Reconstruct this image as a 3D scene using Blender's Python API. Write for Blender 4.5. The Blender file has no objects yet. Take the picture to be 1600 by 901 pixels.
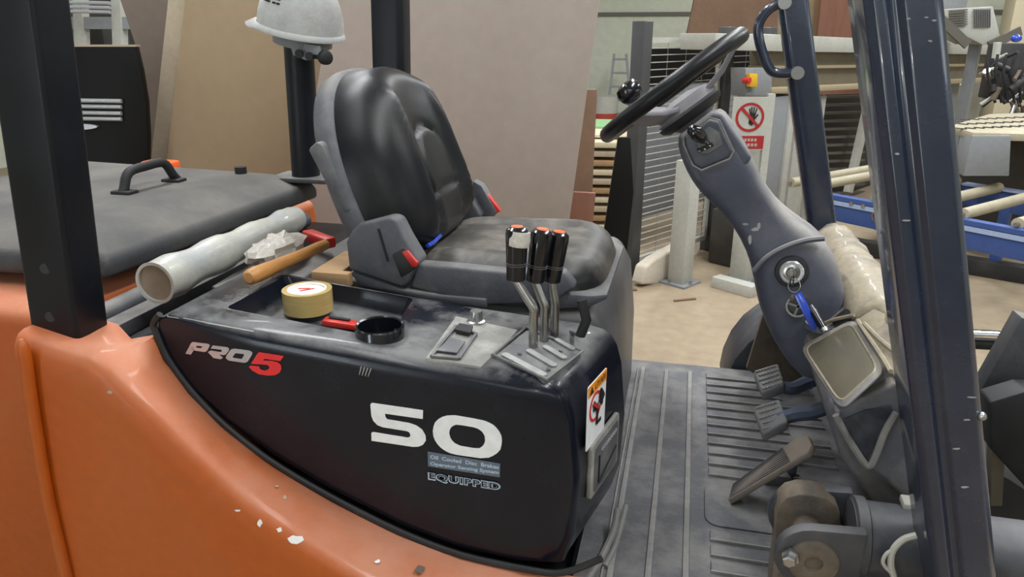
import bpy, bmesh, math, random
from math import sin, cos, radians, pi, sqrt, atan2, tan
from mathutils import Vector as V, Matrix
random.seed(7)
scn = bpy.context.scene
COL = scn.collection
# ------------------------------------------------------------------ camera
FPX, PITCH, YAW, H = 1150.0, radians(19), radians(13.4), 1.70
_h = V((-sin(YAW), cos(YAW), 0)); _r = V((cos(YAW), sin(YAW), 0))
_f = _h * cos(PITCH) + V((0, 0, -sin(PITCH))); _u = _h * sin(PITCH) + V((0, 0, cos(PITCH)))
CAM = V((0, 0, H))
cd = bpy.data.cameras.new('camera'); cam = bpy.data.objects.new('camera', cd); COL.objects.link(cam)
cd.sensor_fit = 'HORIZONTAL'; cd.sensor_width = 36; cd.lens = FPX / 1600 * 36; cd.clip_start = .02; cd.clip_end = 100
cam.matrix_world = Matrix(((_r.x, _u.x, -_f.x, 0), (_r.y, _u.y, -_f.y, 0), (_r.z, _u.z, -_f.z, H), (0, 0, 0, 1)))
scn.camera = cam
# ------------------------------------------------------------------ world, lamps, exposure
w = bpy.data.worlds.new('world'); scn.world = w; w.use_nodes = True
w.node_tree.nodes['Background'].inputs[0].default_value = (.8, .88, 1, 1)
w.node_tree.nodes['Background'].inputs[1].default_value = .35
scn.view_settings.view_transform = 'Standard'; scn.view_settings.look = 'None'
scn.view_settings.gamma = 1; scn.view_settings.exposure = -0.06
try: scn.view_settings.use_curve_mapping = False
except Exception: pass
LAMP_Z = 5.2
def lamp(x, y, sx, sy, power, col=(.96, .98, 1), z=LAMP_Z):
    ld = bpy.data.lights.new('ceiling_lamp_light', 'AREA'); ld.shape = 'RECTANGLE'; ld.size = sx; ld.size_y = sy
    ld.energy = power; ld.color = col
    o = bpy.data.objects.new('ceiling_lamp_light', ld); o.location = (x, y, z); COL.objects.link(o); return o
LAMPS = [(-1.6, -.6, .35, 3.2, 70), (1.9, .6, .35, 3.2, 190), (-2.4, 3.4, .35, 3.2, 190), (1.3, 4.6, .35, 3.2, 190),
         (4.8, 6.5, .35, 3.2, 230), (-4.5, 8, .35, 3.2, 120), (.8, 10.5, .35, 3.2, 260), (5.2, 11.5, .35, 3.2, 160)]
for a in LAMPS: lamp(*a)
fl = bpy.data.lights.new('phone_flash', 'POINT'); fl.energy = 3; fl.shadow_soft_size = .012; fl.color = (1, .98, .95)
flo = bpy.data.objects.new('phone_flash', fl); flo.location = CAM + _r * .02 + _u * .035; COL.objects.link(flo)

# ------------------------------------------------------------------ helpers
def ray(x, y): return _f * FPX + _r * (x - 800) - _u * (y - 450.5)
def P(x, y, X=None, Y=None, Z=None):
    d = ray(x, y)
    t = (X / d.x) if X is not None else (Y / d.y) if Y is not None else (Z - H) / d.z
    return CAM + d * t
def Q(x, y, dist):                        # point on the sight line at this horizontal distance
    d = ray(x, y); return CAM + d * (dist / (d.x * _h.x + d.y * _h.y))
def PV(x, y, o, dr):                      # point on the upright plane through o along dr
    n = V((-dr[1], dr[0], 0)); d = ray(x, y); return CAM + d * ((V(o) - CAM).dot(n) / d.dot(n))
def poly(pts, **k): return [P(a, b, **k) for a, b in pts]
def lin(c):
    c = c / 255.; return c / 12.92 if c <= .04045 else ((c + .055) / 1.055) ** 2.4
def rgb(*c): return tuple(lin(x) for x in c) + (1,)

def material(name, c, rough=.5, metal=0, spots=None, amt=.4, scale=6, bump=0, bscale=80, coat=0, top=None, topamt=0, spec=.5, stretch=None, fine=.06, trans=0, alpha=1, tmin=.45, tmax=.95, tlow=.25):
    m = bpy.data.materials.new(name); m.use_nodes = True
    nt = m.node_tree; N = nt.nodes; L = nt.links; b = N['Principled BSDF']
    b.inputs['Roughness'].default_value = rough; b.inputs['Metallic'].default_value = metal
    b.inputs['Coat Weight'].default_value = coat; b.inputs['Coat Roughness'].default_value = .08
    b.inputs['Specular IOR Level'].default_value = spec
    b.inputs['Transmission Weight'].default_value = trans; b.inputs['Alpha'].default_value = alpha
    tc = N.new('ShaderNodeTexCoord'); src = tc.outputs['Object']
    if stretch:
        mp = N.new('ShaderNodeMapping'); mp.inputs['Scale'].default_value = stretch; L.new(src, mp.inputs[0]); src = mp.outputs[0]
    n2 = N.new('ShaderNodeTexNoise'); n2.inputs['Scale'].default_value = scale * 9; n2.inputs['Detail'].default_value = 5; L.new(src, n2.inputs['Vector'])
    mx0 = N.new('ShaderNodeMix'); mx0.data_type = 'RGBA'; mx0.blend_type = 'MULTIPLY'; mx0.inputs['Factor'].default_value = 1
    rr = N.new('ShaderNodeMapRange'); rr.inputs['From Min'].default_value = .3; rr.inputs['From Max'].default_value = .7
    rr.inputs['To Min'].default_value = 1 - fine; rr.inputs['To Max'].default_value = 1 + fine; L.new(n2.outputs['Fac'], rr.inputs['Value'])
    cb = N.new('ShaderNodeCombineColor'); [L.new(rr.outputs[0], cb.inputs[i]) for i in range(3)]
    mx0.inputs['A'].default_value = c; L.new(cb.outputs[0], mx0.inputs['B']); out = mx0.outputs['Result']
    def over(out, fac, col):
        mx = N.new('ShaderNodeMix'); mx.data_type = 'RGBA'; L.new(fac, mx.inputs['Factor']); L.new(out, mx.inputs['A']); mx.inputs['B'].default_value = col
        return mx.outputs['Result']
    n1 = N.new('ShaderNodeTexNoise'); n1.inputs['Scale'].default_value = scale; n1.inputs['Detail'].default_value = 8; n1.inputs['Roughness'].default_value = .65; L.new(src, n1.inputs['Vector'])
    if spots:
        mr = N.new('ShaderNodeMapRange'); mr.inputs['From Min'].default_value = .44; mr.inputs['From Max'].default_value = .72
        mr.inputs['To Max'].default_value = amt; L.new(n1.outputs['Fac'], mr.inputs['Value'])
        out = over(out, mr.outputs[0], spots)
        ro = N.new('ShaderNodeMapRange'); ro.inputs['To Min'].default_value = rough; ro.inputs['To Max'].default_value = min(1, rough + .35); L.new(mr.outputs[0], ro.inputs['Value']); L.new(ro.outputs[0], b.inputs['Roughness'])
    if top:                                # settled dust on upward faces; on orange, brighter top light put into colour
        g = N.new('ShaderNodeNewGeometry'); sp = N.new('ShaderNodeSeparateXYZ'); L.new(g.outputs['Normal'], sp.inputs[0])
        mr = N.new('ShaderNodeMapRange'); mr.inputs['From Min'].default_value = tmin; mr.inputs['From Max'].default_value = tmax; L.new(sp.outputs['Z'], mr.inputs['Value'])
        m2 = N.new('ShaderNodeMapRange'); m2.inputs['From Min'].default_value = .3; m2.inputs['From Max'].default_value = .62; m2.inputs['To Min'].default_value = tlow; m2.inputs['To Max'].default_value = 1; L.new(n1.outputs['Fac'], m2.inputs['Value'])
        mu = N.new('ShaderNodeMath'); mu.operation = 'MULTIPLY'; mu.use_clamp = True; L.new(mr.outputs[0], mu.inputs[0]); L.new(m2.outputs[0], mu.inputs[1])
        m3 = N.new('ShaderNodeMath'); m3.operation = 'MULTIPLY'; L.new(mu.outputs[0], m3.inputs[0]); m3.inputs[1].default_value = topamt
        out = over(out, m3.outputs[0], top)
        ro = N.new('ShaderNodeMapRange'); ro.inputs['To Min'].default_value = rough; ro.inputs['To Max'].default_value = .9; L.new(m3.outputs[0], ro.inputs['Value']); L.new(ro.outputs[0], b.inputs['Roughness'])
    L.new(out, b.inputs['Base Color'])
    if bump:
        nb = N.new('ShaderNodeTexNoise'); nb.inputs['Scale'].default_value = bscale; nb.inputs['Detail'].default_value = 4; L.new(src, nb.inputs['Vector'])
        bp = N.new('ShaderNodeBump'); bp.inputs['Strength'].default_value = bump; bp.inputs['Distance'].default_value = .004
        L.new(nb.outputs['Fac'], bp.inputs['Height']); L.new(bp.outputs[0], b.inputs['Normal'])
    return m

class MB:
    def __init__(s): s.bm = bmesh.new()
    def face(s, vs):
        try: return s.bm.faces.new(vs)
        except ValueError: return None
    def vs(s, pts): return [s.bm.verts.new(V(p)) for p in pts]
    def loft(s, secs, cap=True, closed=False):
        R = [s.vs(q) for q in secs]; n = len(R[0])
        for a, b in list(zip(R, R[1:])) + ([(R[-1], R[0])] if closed else []):
            for i in range(n): s.face((a[i], a[(i + 1) % n], b[(i + 1) % n], b[i]))
        if cap and not closed:
            s.face(R[0][::-1]); s.face(R[-1])
        return s
    def prism(s, pts, vec):
        vec = V(vec); return s.loft([[V(p) for p in pts], [V(p) + vec for p in pts]])
    def box(s, c, d, rot=None):
        c = V(c); x, y, z = [k / 2 for k in d]; M = rot or Matrix.Identity(3)
        q = lambda a, b, e: c + M @ V((a * x, b * y, e * z))
        return s.loft([[q(-1, -1, -1), q(1, -1, -1), q(1, 1, -1), q(-1, 1, -1)], [q(-1, -1, 1), q(1, -1, 1), q(1, 1, 1), q(-1, 1, 1)]])
    def bar(s, a, b, wd, ht, up=(0, 0, 1)):
        a = V(a); b = V(b); t = (b - a).normalized(); u = V(up); sd = t.cross(u).normalized(); u = sd.cross(t)
        q = lambda p: [p + sd * wd / 2 + u * ht / 2, p - sd * wd / 2 + u * ht / 2, p - sd * wd / 2 - u * ht / 2, p + sd * wd / 2 - u * ht / 2]
        return s.loft([q(a), q(b)])
    def tube(s, pts, r, n=10, closed=False):
        pts = [V(p) for p in pts]; secs = []; m = len(pts); ref = None
        for i, p in enumerate(pts):
            t = (pts[(i + 1) % m] - pts[i - 1]) if closed else (pts[min(i + 1, m - 1)] - pts[max(i - 1, 0)])
            t.normalize()
            if ref is None: ref = t.orthogonal().normalized()
            ref = (ref - t * ref.dot(t)).normalized(); bt = t.cross(ref)
            rr = r[i] if isinstance(r, (list, tuple)) else r
            secs.append([p + ref * (rr * cos(2 * pi * k / n)) + bt * (rr * sin(2 * pi * k / n)) for k in range(n)])
        return s.loft(secs, closed=closed)
    def cyl(s, a, b, r0, r1=None, n=24): return s.tube([a, b], [r0, r0 if r1 is None else r1], n)
    def lathe(s, prof, o, axis=(0, 0, 1), n=32, sx=1, sy=1, ref=None, cap=True):
        ax = V(axis).normalized(); a = V(ref) if ref else ax.orthogonal(); a = (a - ax * a.dot(ax)).normalized(); b = ax.cross(a); o = V(o)
        return s.loft([[o + ax * h + a * (r * sx * cos(2 * pi * k / n)) + b * (r * sy * sin(2 * pi * k / n)) for k in range(n)] for r, h in prof], cap=cap)
    def ring(s, prof, o, axis=(0, 0, 1), n=32):   # closed profile swept round an axis
        ax = V(axis).normalized(); a = ax.orthogonal().normalized(); b = ax.cross(a); o = V(o)
        return s.loft([[o + ax * h + (a * cos(2 * pi * k / n) + b * sin(2 * pi * k / n)) * r for r, h in prof] for k in range(n)], closed=True)
    def ball(s, c, r, n=20):
        rx, ry, rz = (r, r, r) if isinstance(r, (int, float)) else r
        c = V(c); return s.loft([[c + V((rx * cos(2 * pi * k / n) * sin(pi * j / 12), ry * sin(2 * pi * k / n) * sin(pi * j / 12), -rz * cos(pi * j / 12))) for k in range(n)] for j in [.25] + list(range(1, 12)) + [11.75]])
    def bevel(s, wd, seg=2, ang=35):
        bmesh.ops.recalc_face_normals(s.bm, faces=s.bm.faces)
        es = [e for e in s.bm.edges if len(e.link_faces) == 2 and e.calc_face_angle(0) > radians(ang)]
        bmesh.ops.bevel(s.bm, geom=es, offset=wd, offset_type='OFFSET', segments=seg, profile=.5, affect='EDGES', clamp_overlap=True); return s
    def build(s, name, m, parent=None, bev=0, seg=2, ang=38, sub=0):
        if bev: s.bevel(bev, seg)
        bmesh.ops.recalc_face_normals(s.bm, faces=s.bm.faces)
        o = V((0, 0, 0))
        q = parent
        while q is not None:
            o += q.location; q = q.parent
        if o.length: bmesh.ops.translate(s.bm, verts=s.bm.verts, vec=-o)
        me = bpy.data.meshes.new(name); s.bm.to_mesh(me); s.bm.free()
        me.polygons.foreach_set('use_smooth', [True] * len(me.polygons)); me.set_sharp_from_angle(angle=radians(ang))
        me.materials.append(m); ob = bpy.data.objects.new(name, me); COL.objects.link(ob); ob.parent = parent
        if sub:
            md = ob.modifiers.new('smooth', 'SUBSURF'); md.levels = md.render_levels = sub
        return ob

def tag(o, label, cat, group=None):
    o['label'] = label; o['category'] = cat
    if group: o['group'] = group
    return o
def thing(name, label, cat, loc, group=None):
    o = bpy.data.objects.new(name, None); o.empty_display_size = .1; COL.objects.link(o); o.location = loc
    return tag(o, label, cat, group)
def struct(o): o['kind'] = 'structure'; return o
def lab(o, l): o['label'] = l; return o
def copy_tree(o, parent=None, delta=None):
    c = o.copy(); COL.objects.link(c); c.parent = parent
    if delta is not None: c.location = o.location + V(delta)
    for ch in list(o.children): copy_tree(ch, c)
    return c
def cut(ob, mb):                          # cut a recess with a throw-away solid
    bmesh.ops.recalc_face_normals(mb.bm, faces=mb.bm.faces)
    q = ob
    off = V((0, 0, 0))
    while q is not None: off += q.location; q = q.parent
    bmesh.ops.translate(mb.bm, verts=mb.bm.verts, vec=-off)
    me = bpy.data.meshes.new('c'); mb.bm.to_mesh(me); mb.bm.free(); c = bpy.data.objects.new('c', me); COL.objects.link(c)
    pl = ob.parent; loc = ob.location.copy(); ob.parent = None
    md = ob.modifiers.new('b', 'BOOLEAN'); md.operation = 'DIFFERENCE'; md.object = c; md.solver = 'EXACT'
    dg = bpy.context.evaluated_depsgraph_get(); new = bpy.data.meshes.new_from_object(ob.evaluated_get(dg))
    ob.modifiers.clear(); ob.data = new; ob.parent = pl; ob.location = loc
    bpy.data.objects.remove(c)
    new.polygons.foreach_set('use_smooth', [True] * len(new.polygons)); new.set_sharp_from_angle(angle=radians(38))
def text(name, s, m, parent, origin, xd, yd, height, fit=None, offset=0, depth=.0004, spacing=1, shear=0):
    cu = bpy.data.curves.new(name, 'FONT'); cu.body = s; cu.size = 1; cu.offset = offset; cu.extrude = 0; cu.space_character = spacing; cu.shear = shear; cu.resolution_u = 3
    t = bpy.data.objects.new(name, cu); COL.objects.link(t); dg = bpy.context.evaluated_depsgraph_get()
    me = bpy.data.meshes.new_from_object(t.evaluated_get(dg)); bpy.data.objects.remove(t)
    xs = [v.co.x for v in me.vertices]; ys = [v.co.y for v in me.vertices]; x0, x1, y0, y1 = min(xs), max(xs), min(ys), max(ys)
    sy = height / (y1 - y0); sx = fit / (x1 - x0) if fit else sy
    off = V((0, 0, 0)); q = parent
    while q is not None: off += q.location; q = q.parent
    xd = V(xd).normalized(); yd = V(yd).normalized()
    for v in me.vertices: v.co = V(origin) + xd * ((v.co.x - x0) * sx) + yd * ((v.co.y - y0) * sy) - off
    me.materials.append(m); o = bpy.data.objects.new(name, me); COL.objects.link(o); o.parent = parent; return o
def smooth_path(pts, k=6):                # Catmull-Rom
    pts = [V(p) for p in pts]; out = []
    for i in range(len(pts) - 1):
        a, b, c, d = pts[max(i - 1, 0)], pts[i], pts[i + 1], pts[min(i + 2, len(pts) - 1)]
        for j in range(k):
            t = j / k; out.append(.5 * (2 * b + (c - a) * t + (2 * a - 5 * b + 4 * c - d) * t * t + (3 * b - a - 3 * c + d) * t ** 3))
    return out + [pts[-1]]
def rrect(c, xd, yd, w_, h_, r, n=4):     # rounded rectangle outline
    c = V(c); xd = V(xd).normalized(); yd = V(yd).normalized(); o = []
    for sx, sy, a0 in ((1, 1, 0), (-1, 1, 90), (-1, -1, 180), (1, -1, 270)):
        for k in range(n + 1):
            a = radians(a0 + 90 * k / n); o.append(c + xd * (sx * (w_ / 2 - r) + r * cos(a)) + yd * (sy * (h_ / 2 - r) + r * sin(a)))
    return o

# ------------------------------------------------------------------ materials
DUST = rgb(150, 146, 138)
M = dict(
 orange=material('orange_paint', rgb(176, 82, 6), .5, spots=rgb(168, 100, 56), amt=.3, scale=5, coat=.06, top=rgb(204, 152, 128), topamt=.6, tmin=.2, tmax=.8),  # pale top tint puts the shoulder's brighter light into the paint
 black=material('gloss_black_panel', rgb(15, 19, 30), .26, spots=rgb(60, 64, 74), amt=.14, scale=7, coat=.12, spec=.3, top=rgb(138, 138, 136), topamt=.62, tlow=-.6),
 navy=material('navy_black_paint', rgb(33, 41, 60), .24, spots=rgb(70, 78, 96), amt=.2, scale=9, coat=.5),
 pillarblack=material('black_paint', rgb(15, 18, 24), .4, spots=rgb(40, 43, 50), amt=.2, scale=7, spec=.3),
 plastic=material('grey_black_plastic', rgb(66, 67, 72), .55, spots=rgb(120, 118, 114), amt=.3, scale=9, bump=.15, bscale=260, top=DUST, topamt=.5),
 seatgrey=material('grey_seat_plastic', rgb(76, 78, 85), .6, spots=rgb(128, 126, 122), amt=.5, scale=9, bump=.2, bscale=300, top=DUST, topamt=.35),
 vinyl=material('black_vinyl', rgb(19, 21, 25), .36, spots=rgb(58, 54, 48), amt=.3, scale=5, bump=.06, bscale=400, spec=.32),
 cushion=material('dusty_vinyl', rgb(26, 27, 29), .4, spots=rgb(160, 152, 138), amt=.55, scale=7, top=rgb(140, 135, 125), topamt=.35),
 mat=material('rubber_floor_mat', rgb(78, 79, 85), .7, spots=rgb(146, 144, 140), amt=.75, scale=8, bump=.3, bscale=120, top=rgb(120, 118, 115), topamt=.35),
 matrib=material('worn_rubber_rib', rgb(116, 115, 114), .72, spots=rgb(160, 157, 150), amt=.6, scale=14),
 hoodmat=material('dusty_hood', rgb(48, 49, 52), .6, spots=rgb(100, 97, 92), amt=.35, scale=4, bump=.2, bscale=140, top=rgb(112, 109, 103), topamt=.85),
 hood=material('grey_hood_plastic', rgb(62, 63, 67), .4, spots=rgb(115, 112, 108), amt=.35, scale=6, top=DUST, topamt=.5),
 dash=material('dashboard_plastic', rgb(72, 76, 90), .55, spots=rgb(122, 120, 118), amt=.3, scale=7, bump=.12, bscale=300, top=rgb(172, 168, 160), topamt=.85, tmin=.15, tmax=.75),
 film=material('dusty_film', rgb(156, 145, 124), .5, spots=rgb(100, 97, 92), amt=.85, scale=12, bump=.8, bscale=34, coat=.05),
 filmclear=material('clear_film', rgb(100, 95, 80), .3, spots=rgb(72, 70, 62), amt=.4, scale=12, bump=.25, bscale=30),
 pocket=material('shaded_recess_plastic', rgb(38, 41, 50), .5, spots=rgb(95, 98, 105), amt=.35, scale=30),
 rubber=material('black_rubber', rgb(24, 25, 27), .6, spots=rgb(70, 70, 70), amt=.3, scale=12),
 pedal=material('dusty_pedal_rubber', rgb(108, 108, 110), .75, spots=rgb(146, 142, 136), amt=.5, scale=20),
 accel=material('accelerator_rubber', rgb(112, 104, 96), .6, spots=rgb(140, 124, 106), amt=.5, scale=12, top=rgb(140, 124, 108), topamt=.5),
 bluesteel=material('blue_grey_steel', rgb(70, 80, 98), .5, spots=rgb(110, 110, 108), amt=.3, scale=14),
 cyl=material('dark_cylinder_paint', rgb(50, 53, 62), .45, spots=rgb(110, 106, 100), amt=.4, scale=8, top=rgb(125, 124, 124), topamt=.45),
 rust=material('dusty_rusty_steel', rgb(104, 92, 78), .75, spots=rgb(58, 58, 60), amt=.85, scale=13, bump=.3),
 steel=material('bright_steel', rgb(180, 180, 182), .28, 1, spots=rgb(90, 88, 86), amt=.3, scale=20),
 darksteel=material('lever_steel', rgb(165, 163, 160), .28, 1),
 chrome=material('chrome', rgb(225, 225, 228), .1, 1),
 plate=material('lever_plate_plastic', rgb(84, 85, 89), .5, spots=rgb(150, 148, 145), amt=.5, scale=14, top=rgb(140, 139, 137), topamt=.35),
 slot=material('slot_grey', rgb(158, 158, 156), .6, spots=rgb(80, 80, 82), amt=.4, scale=25),
 dusty=material('dusty_panel', rgb(128, 127, 123), .7, spots=rgb(186, 183, 176), amt=.75, scale=14),
 white=material('white_vinyl', rgb(235, 238, 240), .4), silver=material('silver_badge', rgb(196, 198, 204), .25, .6),
 redbadge=material('red_badge', rgb(225, 48, 52), .3), decalgrey=material('grey_blue_decal', rgb(96, 108, 124), .4), decaltxt=material('pale_blue_print', rgb(176, 196, 214), .5),
 decaldark=material('black_decal', rgb(18, 20, 27), .4),
 wornorange=material('label_orange', rgb(240, 150, 30), .5), ink=material('black_ink', rgb(20, 20, 22), .6), redink=material('red_ink', rgb(200, 36, 40), .6),
 grip=material('grip_black', rgb(16, 18, 24), .18, coat=.4), gripcap=material('orange_cap', rgb(235, 110, 70), .5),
 red=material('red_plastic', rgb(196, 44, 36), .4, spots=rgb(130, 60, 50), amt=.3, scale=20), orangepl=material('orange_plastic', rgb(232, 96, 32), .4),
 tape=material('tan_tape', rgb(178, 154, 96), .3, coat=.5, stretch=(1, 1, 14), fine=.12, scale=3), card=material('white_card', rgb(232, 230, 226), .7),
 filmroll=material('stretch_film', rgb(186, 186, 176), .35, spots=rgb(140, 150, 172), amt=.55, scale=11, bump=.5, bscale=28, coat=.4), filmcore=material('cardboard_core', rgb(142, 130, 112), .8, spots=rgb(112, 100, 84), amt=.4, scale=30),
 crumple=material('crumpled_film', rgb(196, 190, 180), .4, bump=.9, bscale=60, coat=.3),
 wood=material('oiled_wood', rgb(176, 124, 66), .5, spots=rgb(120, 78, 38), amt=.6, scale=14, stretch=(2, .3, 2), bump=.2), block=material('pale_wood', rgb(170, 138, 100), .8, spots=rgb(120, 92, 62), amt=.4, scale=12, stretch=(.4, 4, 4)),
 helmet=material('white_helmet', rgb(186, 186, 184), .45, spots=rgb(120, 112, 104), amt=.4, scale=16),
 greyplastic=material('light_grey_plastic', rgb(130, 132, 134), .5), bluetag=material('blue_plastic', rgb(28, 66, 180), .25, coat=.4),
 floor=material('workshop_floor', rgb(156, 140, 116), .62, spots=rgb(118, 106, 90), amt=.45, scale=1.3, bump=.15, bscale=60, fine=.1),
 wall=material('pale_green_wall', rgb(196, 200, 184), .8, spots=rgb(176, 180, 166), amt=.4, scale=.8), ceil=material('ceiling_paint', rgb(176, 174, 168), .85),
 mdf=material('pinkish_board', rgb(166, 153, 143), .7, spots=rgb(158, 145, 134), amt=.3, scale=2, fine=.04), tan=material('tan_board', rgb(158, 138, 110), .75, spots=rgb(146, 126, 100), amt=.4, scale=2, fine=.04),
 pale=material('pale_board', rgb(180, 166, 144), .7, spots=rgb(164, 150, 126), amt=.3, scale=4), greyboard=material('grey_board', rgb(128, 114, 104), .75, spots=rgb(112, 100, 92), amt=.4, scale=2),
 brown=material('brown_board', rgb(122, 94, 74), .7, spots=rgb(100, 76, 60), amt=.4, scale=3), redbrown=material('red_brown_veneer', rgb(126, 84, 64), .6, spots=rgb(98, 62, 48), amt=.5, scale=3, stretch=(4, 4, .4)),
 blackboard=material('black_sheet', rgb(13, 13, 13), .5, spec=.2), postdark=material('dark_grey_post', rgb(62, 63, 64), .45, spots=rgb(84, 84, 82), amt=.3, scale=4),
 wire=material('pale_wire', rgb(178, 176, 168), .5), grey=material('machine_grey', rgb(134, 137, 140), .5, spots=rgb(112, 113, 114), amt=.3, scale=3), pgrey=material('pale_machine_grey', rgb(178, 178, 170), .5, spots=rgb(140, 138, 130), amt=.4, scale=4),
 beam=material('beam_paint', rgb(122, 113, 97), .5, spots=rgb(104, 96, 80), amt=.4, scale=3), flange=material('beam_flange', rgb(162, 148, 120), .5), dgrey=material('dark_machine', rgb(40, 40, 42), .5, spots=rgb(80, 76, 70), amt=.3, scale=8),
 blue=material('conveyor_blue', rgb(48, 76, 138), .45, spots=rgb(80, 96, 132), amt=.3, scale=5), lightblue=material('blue_worn_edge', rgb(150, 166, 198), .5), roller=material('roller_cream', rgb(172, 164, 140), .45, spots=rgb(140, 132, 112), amt=.4, scale=6),
 yellow=material('yellow_plastic', rgb(214, 170, 40), .4), bag=material('white_bag', rgb(206, 196, 180), .5, spots=rgb(170, 158, 140), amt=.4, scale=7, bump=.6, bscale=25), green=material('green_sheet', rgb(134, 178, 126), .6),
 cream=material('cream_sheet', rgb(206, 194, 166), .7), shadowbox=material('dark_crate', rgb(52, 50, 46), .7, spots=rgb(90, 86, 78), amt=.4, scale=5), alu=material('aluminium', rgb(190, 192, 196), .35, .6), matgrey=material('slatted_dark', rgb(96, 92, 84), .6),
 spoke=material('dusty_grey_plastic', rgb(128, 126, 132), .6, spots=rgb(160, 156, 152), amt=.4, scale=14),
 signred=material('sign_red', rgb(158, 34, 38), .5),
 dashdust=material('dusty_dashboard', rgb(86, 88, 96), .6, spots=rgb(138, 132, 120), amt=.6, scale=8, bump=.15, bscale=200, top=rgb(158, 152, 138), topamt=.75, tmin=.3, tmax=.85),
 lampbody=material('lamp_body', rgb(220, 220, 215), .5), tyre=material('tyre_rubber', rgb(28, 28, 29), .8, spots=rgb(80, 76, 70), amt=.3, scale=6), bucketred=material('red_bucket', rgb(168, 66, 52), .5),
)

dl0 = bpy.data.materials.new('daylit_pane'); dl0.use_nodes = True; bn_ = dl0.node_tree.nodes['Principled BSDF']
bn_.inputs['Base Color'].default_value = rgb(200, 210, 220); bn_.inputs['Emission Color'].default_value = (.85, .93, 1, 1); bn_.inputs['Emission Strength'].default_value = 3.2
M['daylight'] = dl0
dl1 = dl0.copy(); dl1.name = 'daylit_door_pane'; dl1.node_tree.nodes['Principled BSDF'].inputs['Emission Strength'].default_value = 9; M['doorlight'] = dl1

# ------------------------------------------------------------------ the setting
X0, X1, Y0, Y1, CZ = -9, 11, -6, 16.5, 6
struct(MB().box(((X0 + X1) / 2, (Y0 + Y1) / 2, -.1), (X1 - X0 + 1, Y1 - Y0 + 1, .2)).build('floor', M['floor']))
struct(MB().box(((X0 + X1) / 2, (Y0 + Y1) / 2, CZ + .1), (X1 - X0 + 1, Y1 - Y0 + 1, .2)).build('ceiling', M['ceil']))
struct(MB().box(((X0 + X1) / 2, Y1 + .1, CZ / 2), (X1 - X0 + .4, .2, CZ)).build('wall_back', M['wall']))
struct(MB().box(((X0 + X1) / 2, Y0 - .1, CZ / 2), (X1 - X0 + .4, .2, CZ)).build('wall_front', M['wall']))
struct(MB().box((X0 - .1, (Y0 + Y1) / 2, CZ / 2), (.2, Y1 - Y0, CZ)).build('wall_left', M['wall']))
struct(MB().box((X1 + .1, (Y0 + Y1) / 2, CZ / 2), (.2, Y1 - Y0, CZ)).build('wall_right', M['wall']))
zz = P(970, 22, Y=Y1 - .03).z
struct(MB().box(((X0 + X1) / 2, Y1 - .03, zz), (X1 - X0, .05, .07)).build('trim_1', M['matgrey']))
def strip_window(n, a, b, z0, z1, inward):
    a, b = V(a), V(b); d = (b - a); L_ = d.length; d.normalize(); iw = V(inward)
    fr = MB()
    for z in (z0, z1): fr.bar((a.x, a.y, z), (b.x, b.y, z), .08, .08)
    fr.bar((a.x, a.y, z0), (a.x, a.y, z1), .08, .08, d); fr.bar((b.x, b.y, z0), (b.x, b.y, z1), .08, .08, d)
    w_ = struct(fr.build('window_%d' % n, M['pgrey']))
    k_ = max(2, int(L_ / 1.5))
    for k in range(1, k_): c = a.lerp(b, k / k_); MB().bar((c.x, c.y, z0), (c.x, c.y, z1), .05, .05, d).build('mullion', M['pgrey'], w_)
    for k in range(k_):
        c = a.lerp(b, (k + .5) / k_); MB().bar((c.x, c.y, z0 + .03) , (c.x, c.y, z1 - .03), L_ / k_ - .06, .02, iw).build('pane', M['daylight'], w_)
strip_window(1, (X0 + .05, -5, 0), (X0 + .05, 9, 0), 3.5, 4.7, (1, 0, 0))
strip_window(2, (-1.5, Y0 + .05, 0), (9.5, Y0 + .05, 0), 3.5, 4.7, (0, 1, 0))
dw = MB(); dx0, dx1, dh = -4.5, -3.1, 3.0
for x in (dx0, dx1): dw.bar((x, Y0 + .05, 0), (x, Y0 + .05, dh), .14, .12, (1, 0, 0))
dw.bar((dx0, Y0 + .05, dh), (dx1, Y0 + .05, dh), .14, .12)
dr = struct(dw.build('door_1', M['postdark']))
for k in range(6):
    MB().box(((dx0 + dx1) / 2, Y0 + .04, (k + .5) * dh / 6), (dx1 - dx0 - .1, .03, dh / 6 - .06)).build('pane', M['doorlight'], dr)
    MB().box(((dx0 + dx1) / 2, Y0 + .06, k * dh / 6), (dx1 - dx0 - .1, .05, .05)).build('rail', M['pgrey'], dr)
strip_window(3, (X1 - .05, -5, 0), (X1 - .05, 4, 0), 3.5, 4.7, (-1, 0, 0))
for i, (x, y, sx, sy, pw) in enumerate(LAMPS):
    t = thing('ceiling_lamp', 'long ceiling lamp over the workshop floor', 'lamp', (x, y, CZ), 'ceiling lamps')
    MB().box((x, y, LAMP_Z + .05), (sx + .06, sy + .06, .06)).build('lamp_housing', M['lampbody'], t)
    for k in (-1, 1): MB().cyl((x, y + k * sy * .35, LAMP_Z + .08), (x, y + k * sy * .35, CZ), .012, n=8).build('hanger', M['lampbody'], t)

# ------------------------------------------------------------------ the forklift
FL = thing('forklift', 'orange and black forklift truck with driver seat, steering wheel and floor mat', 'forklift', (-.4, 1.55, 0))

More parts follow.
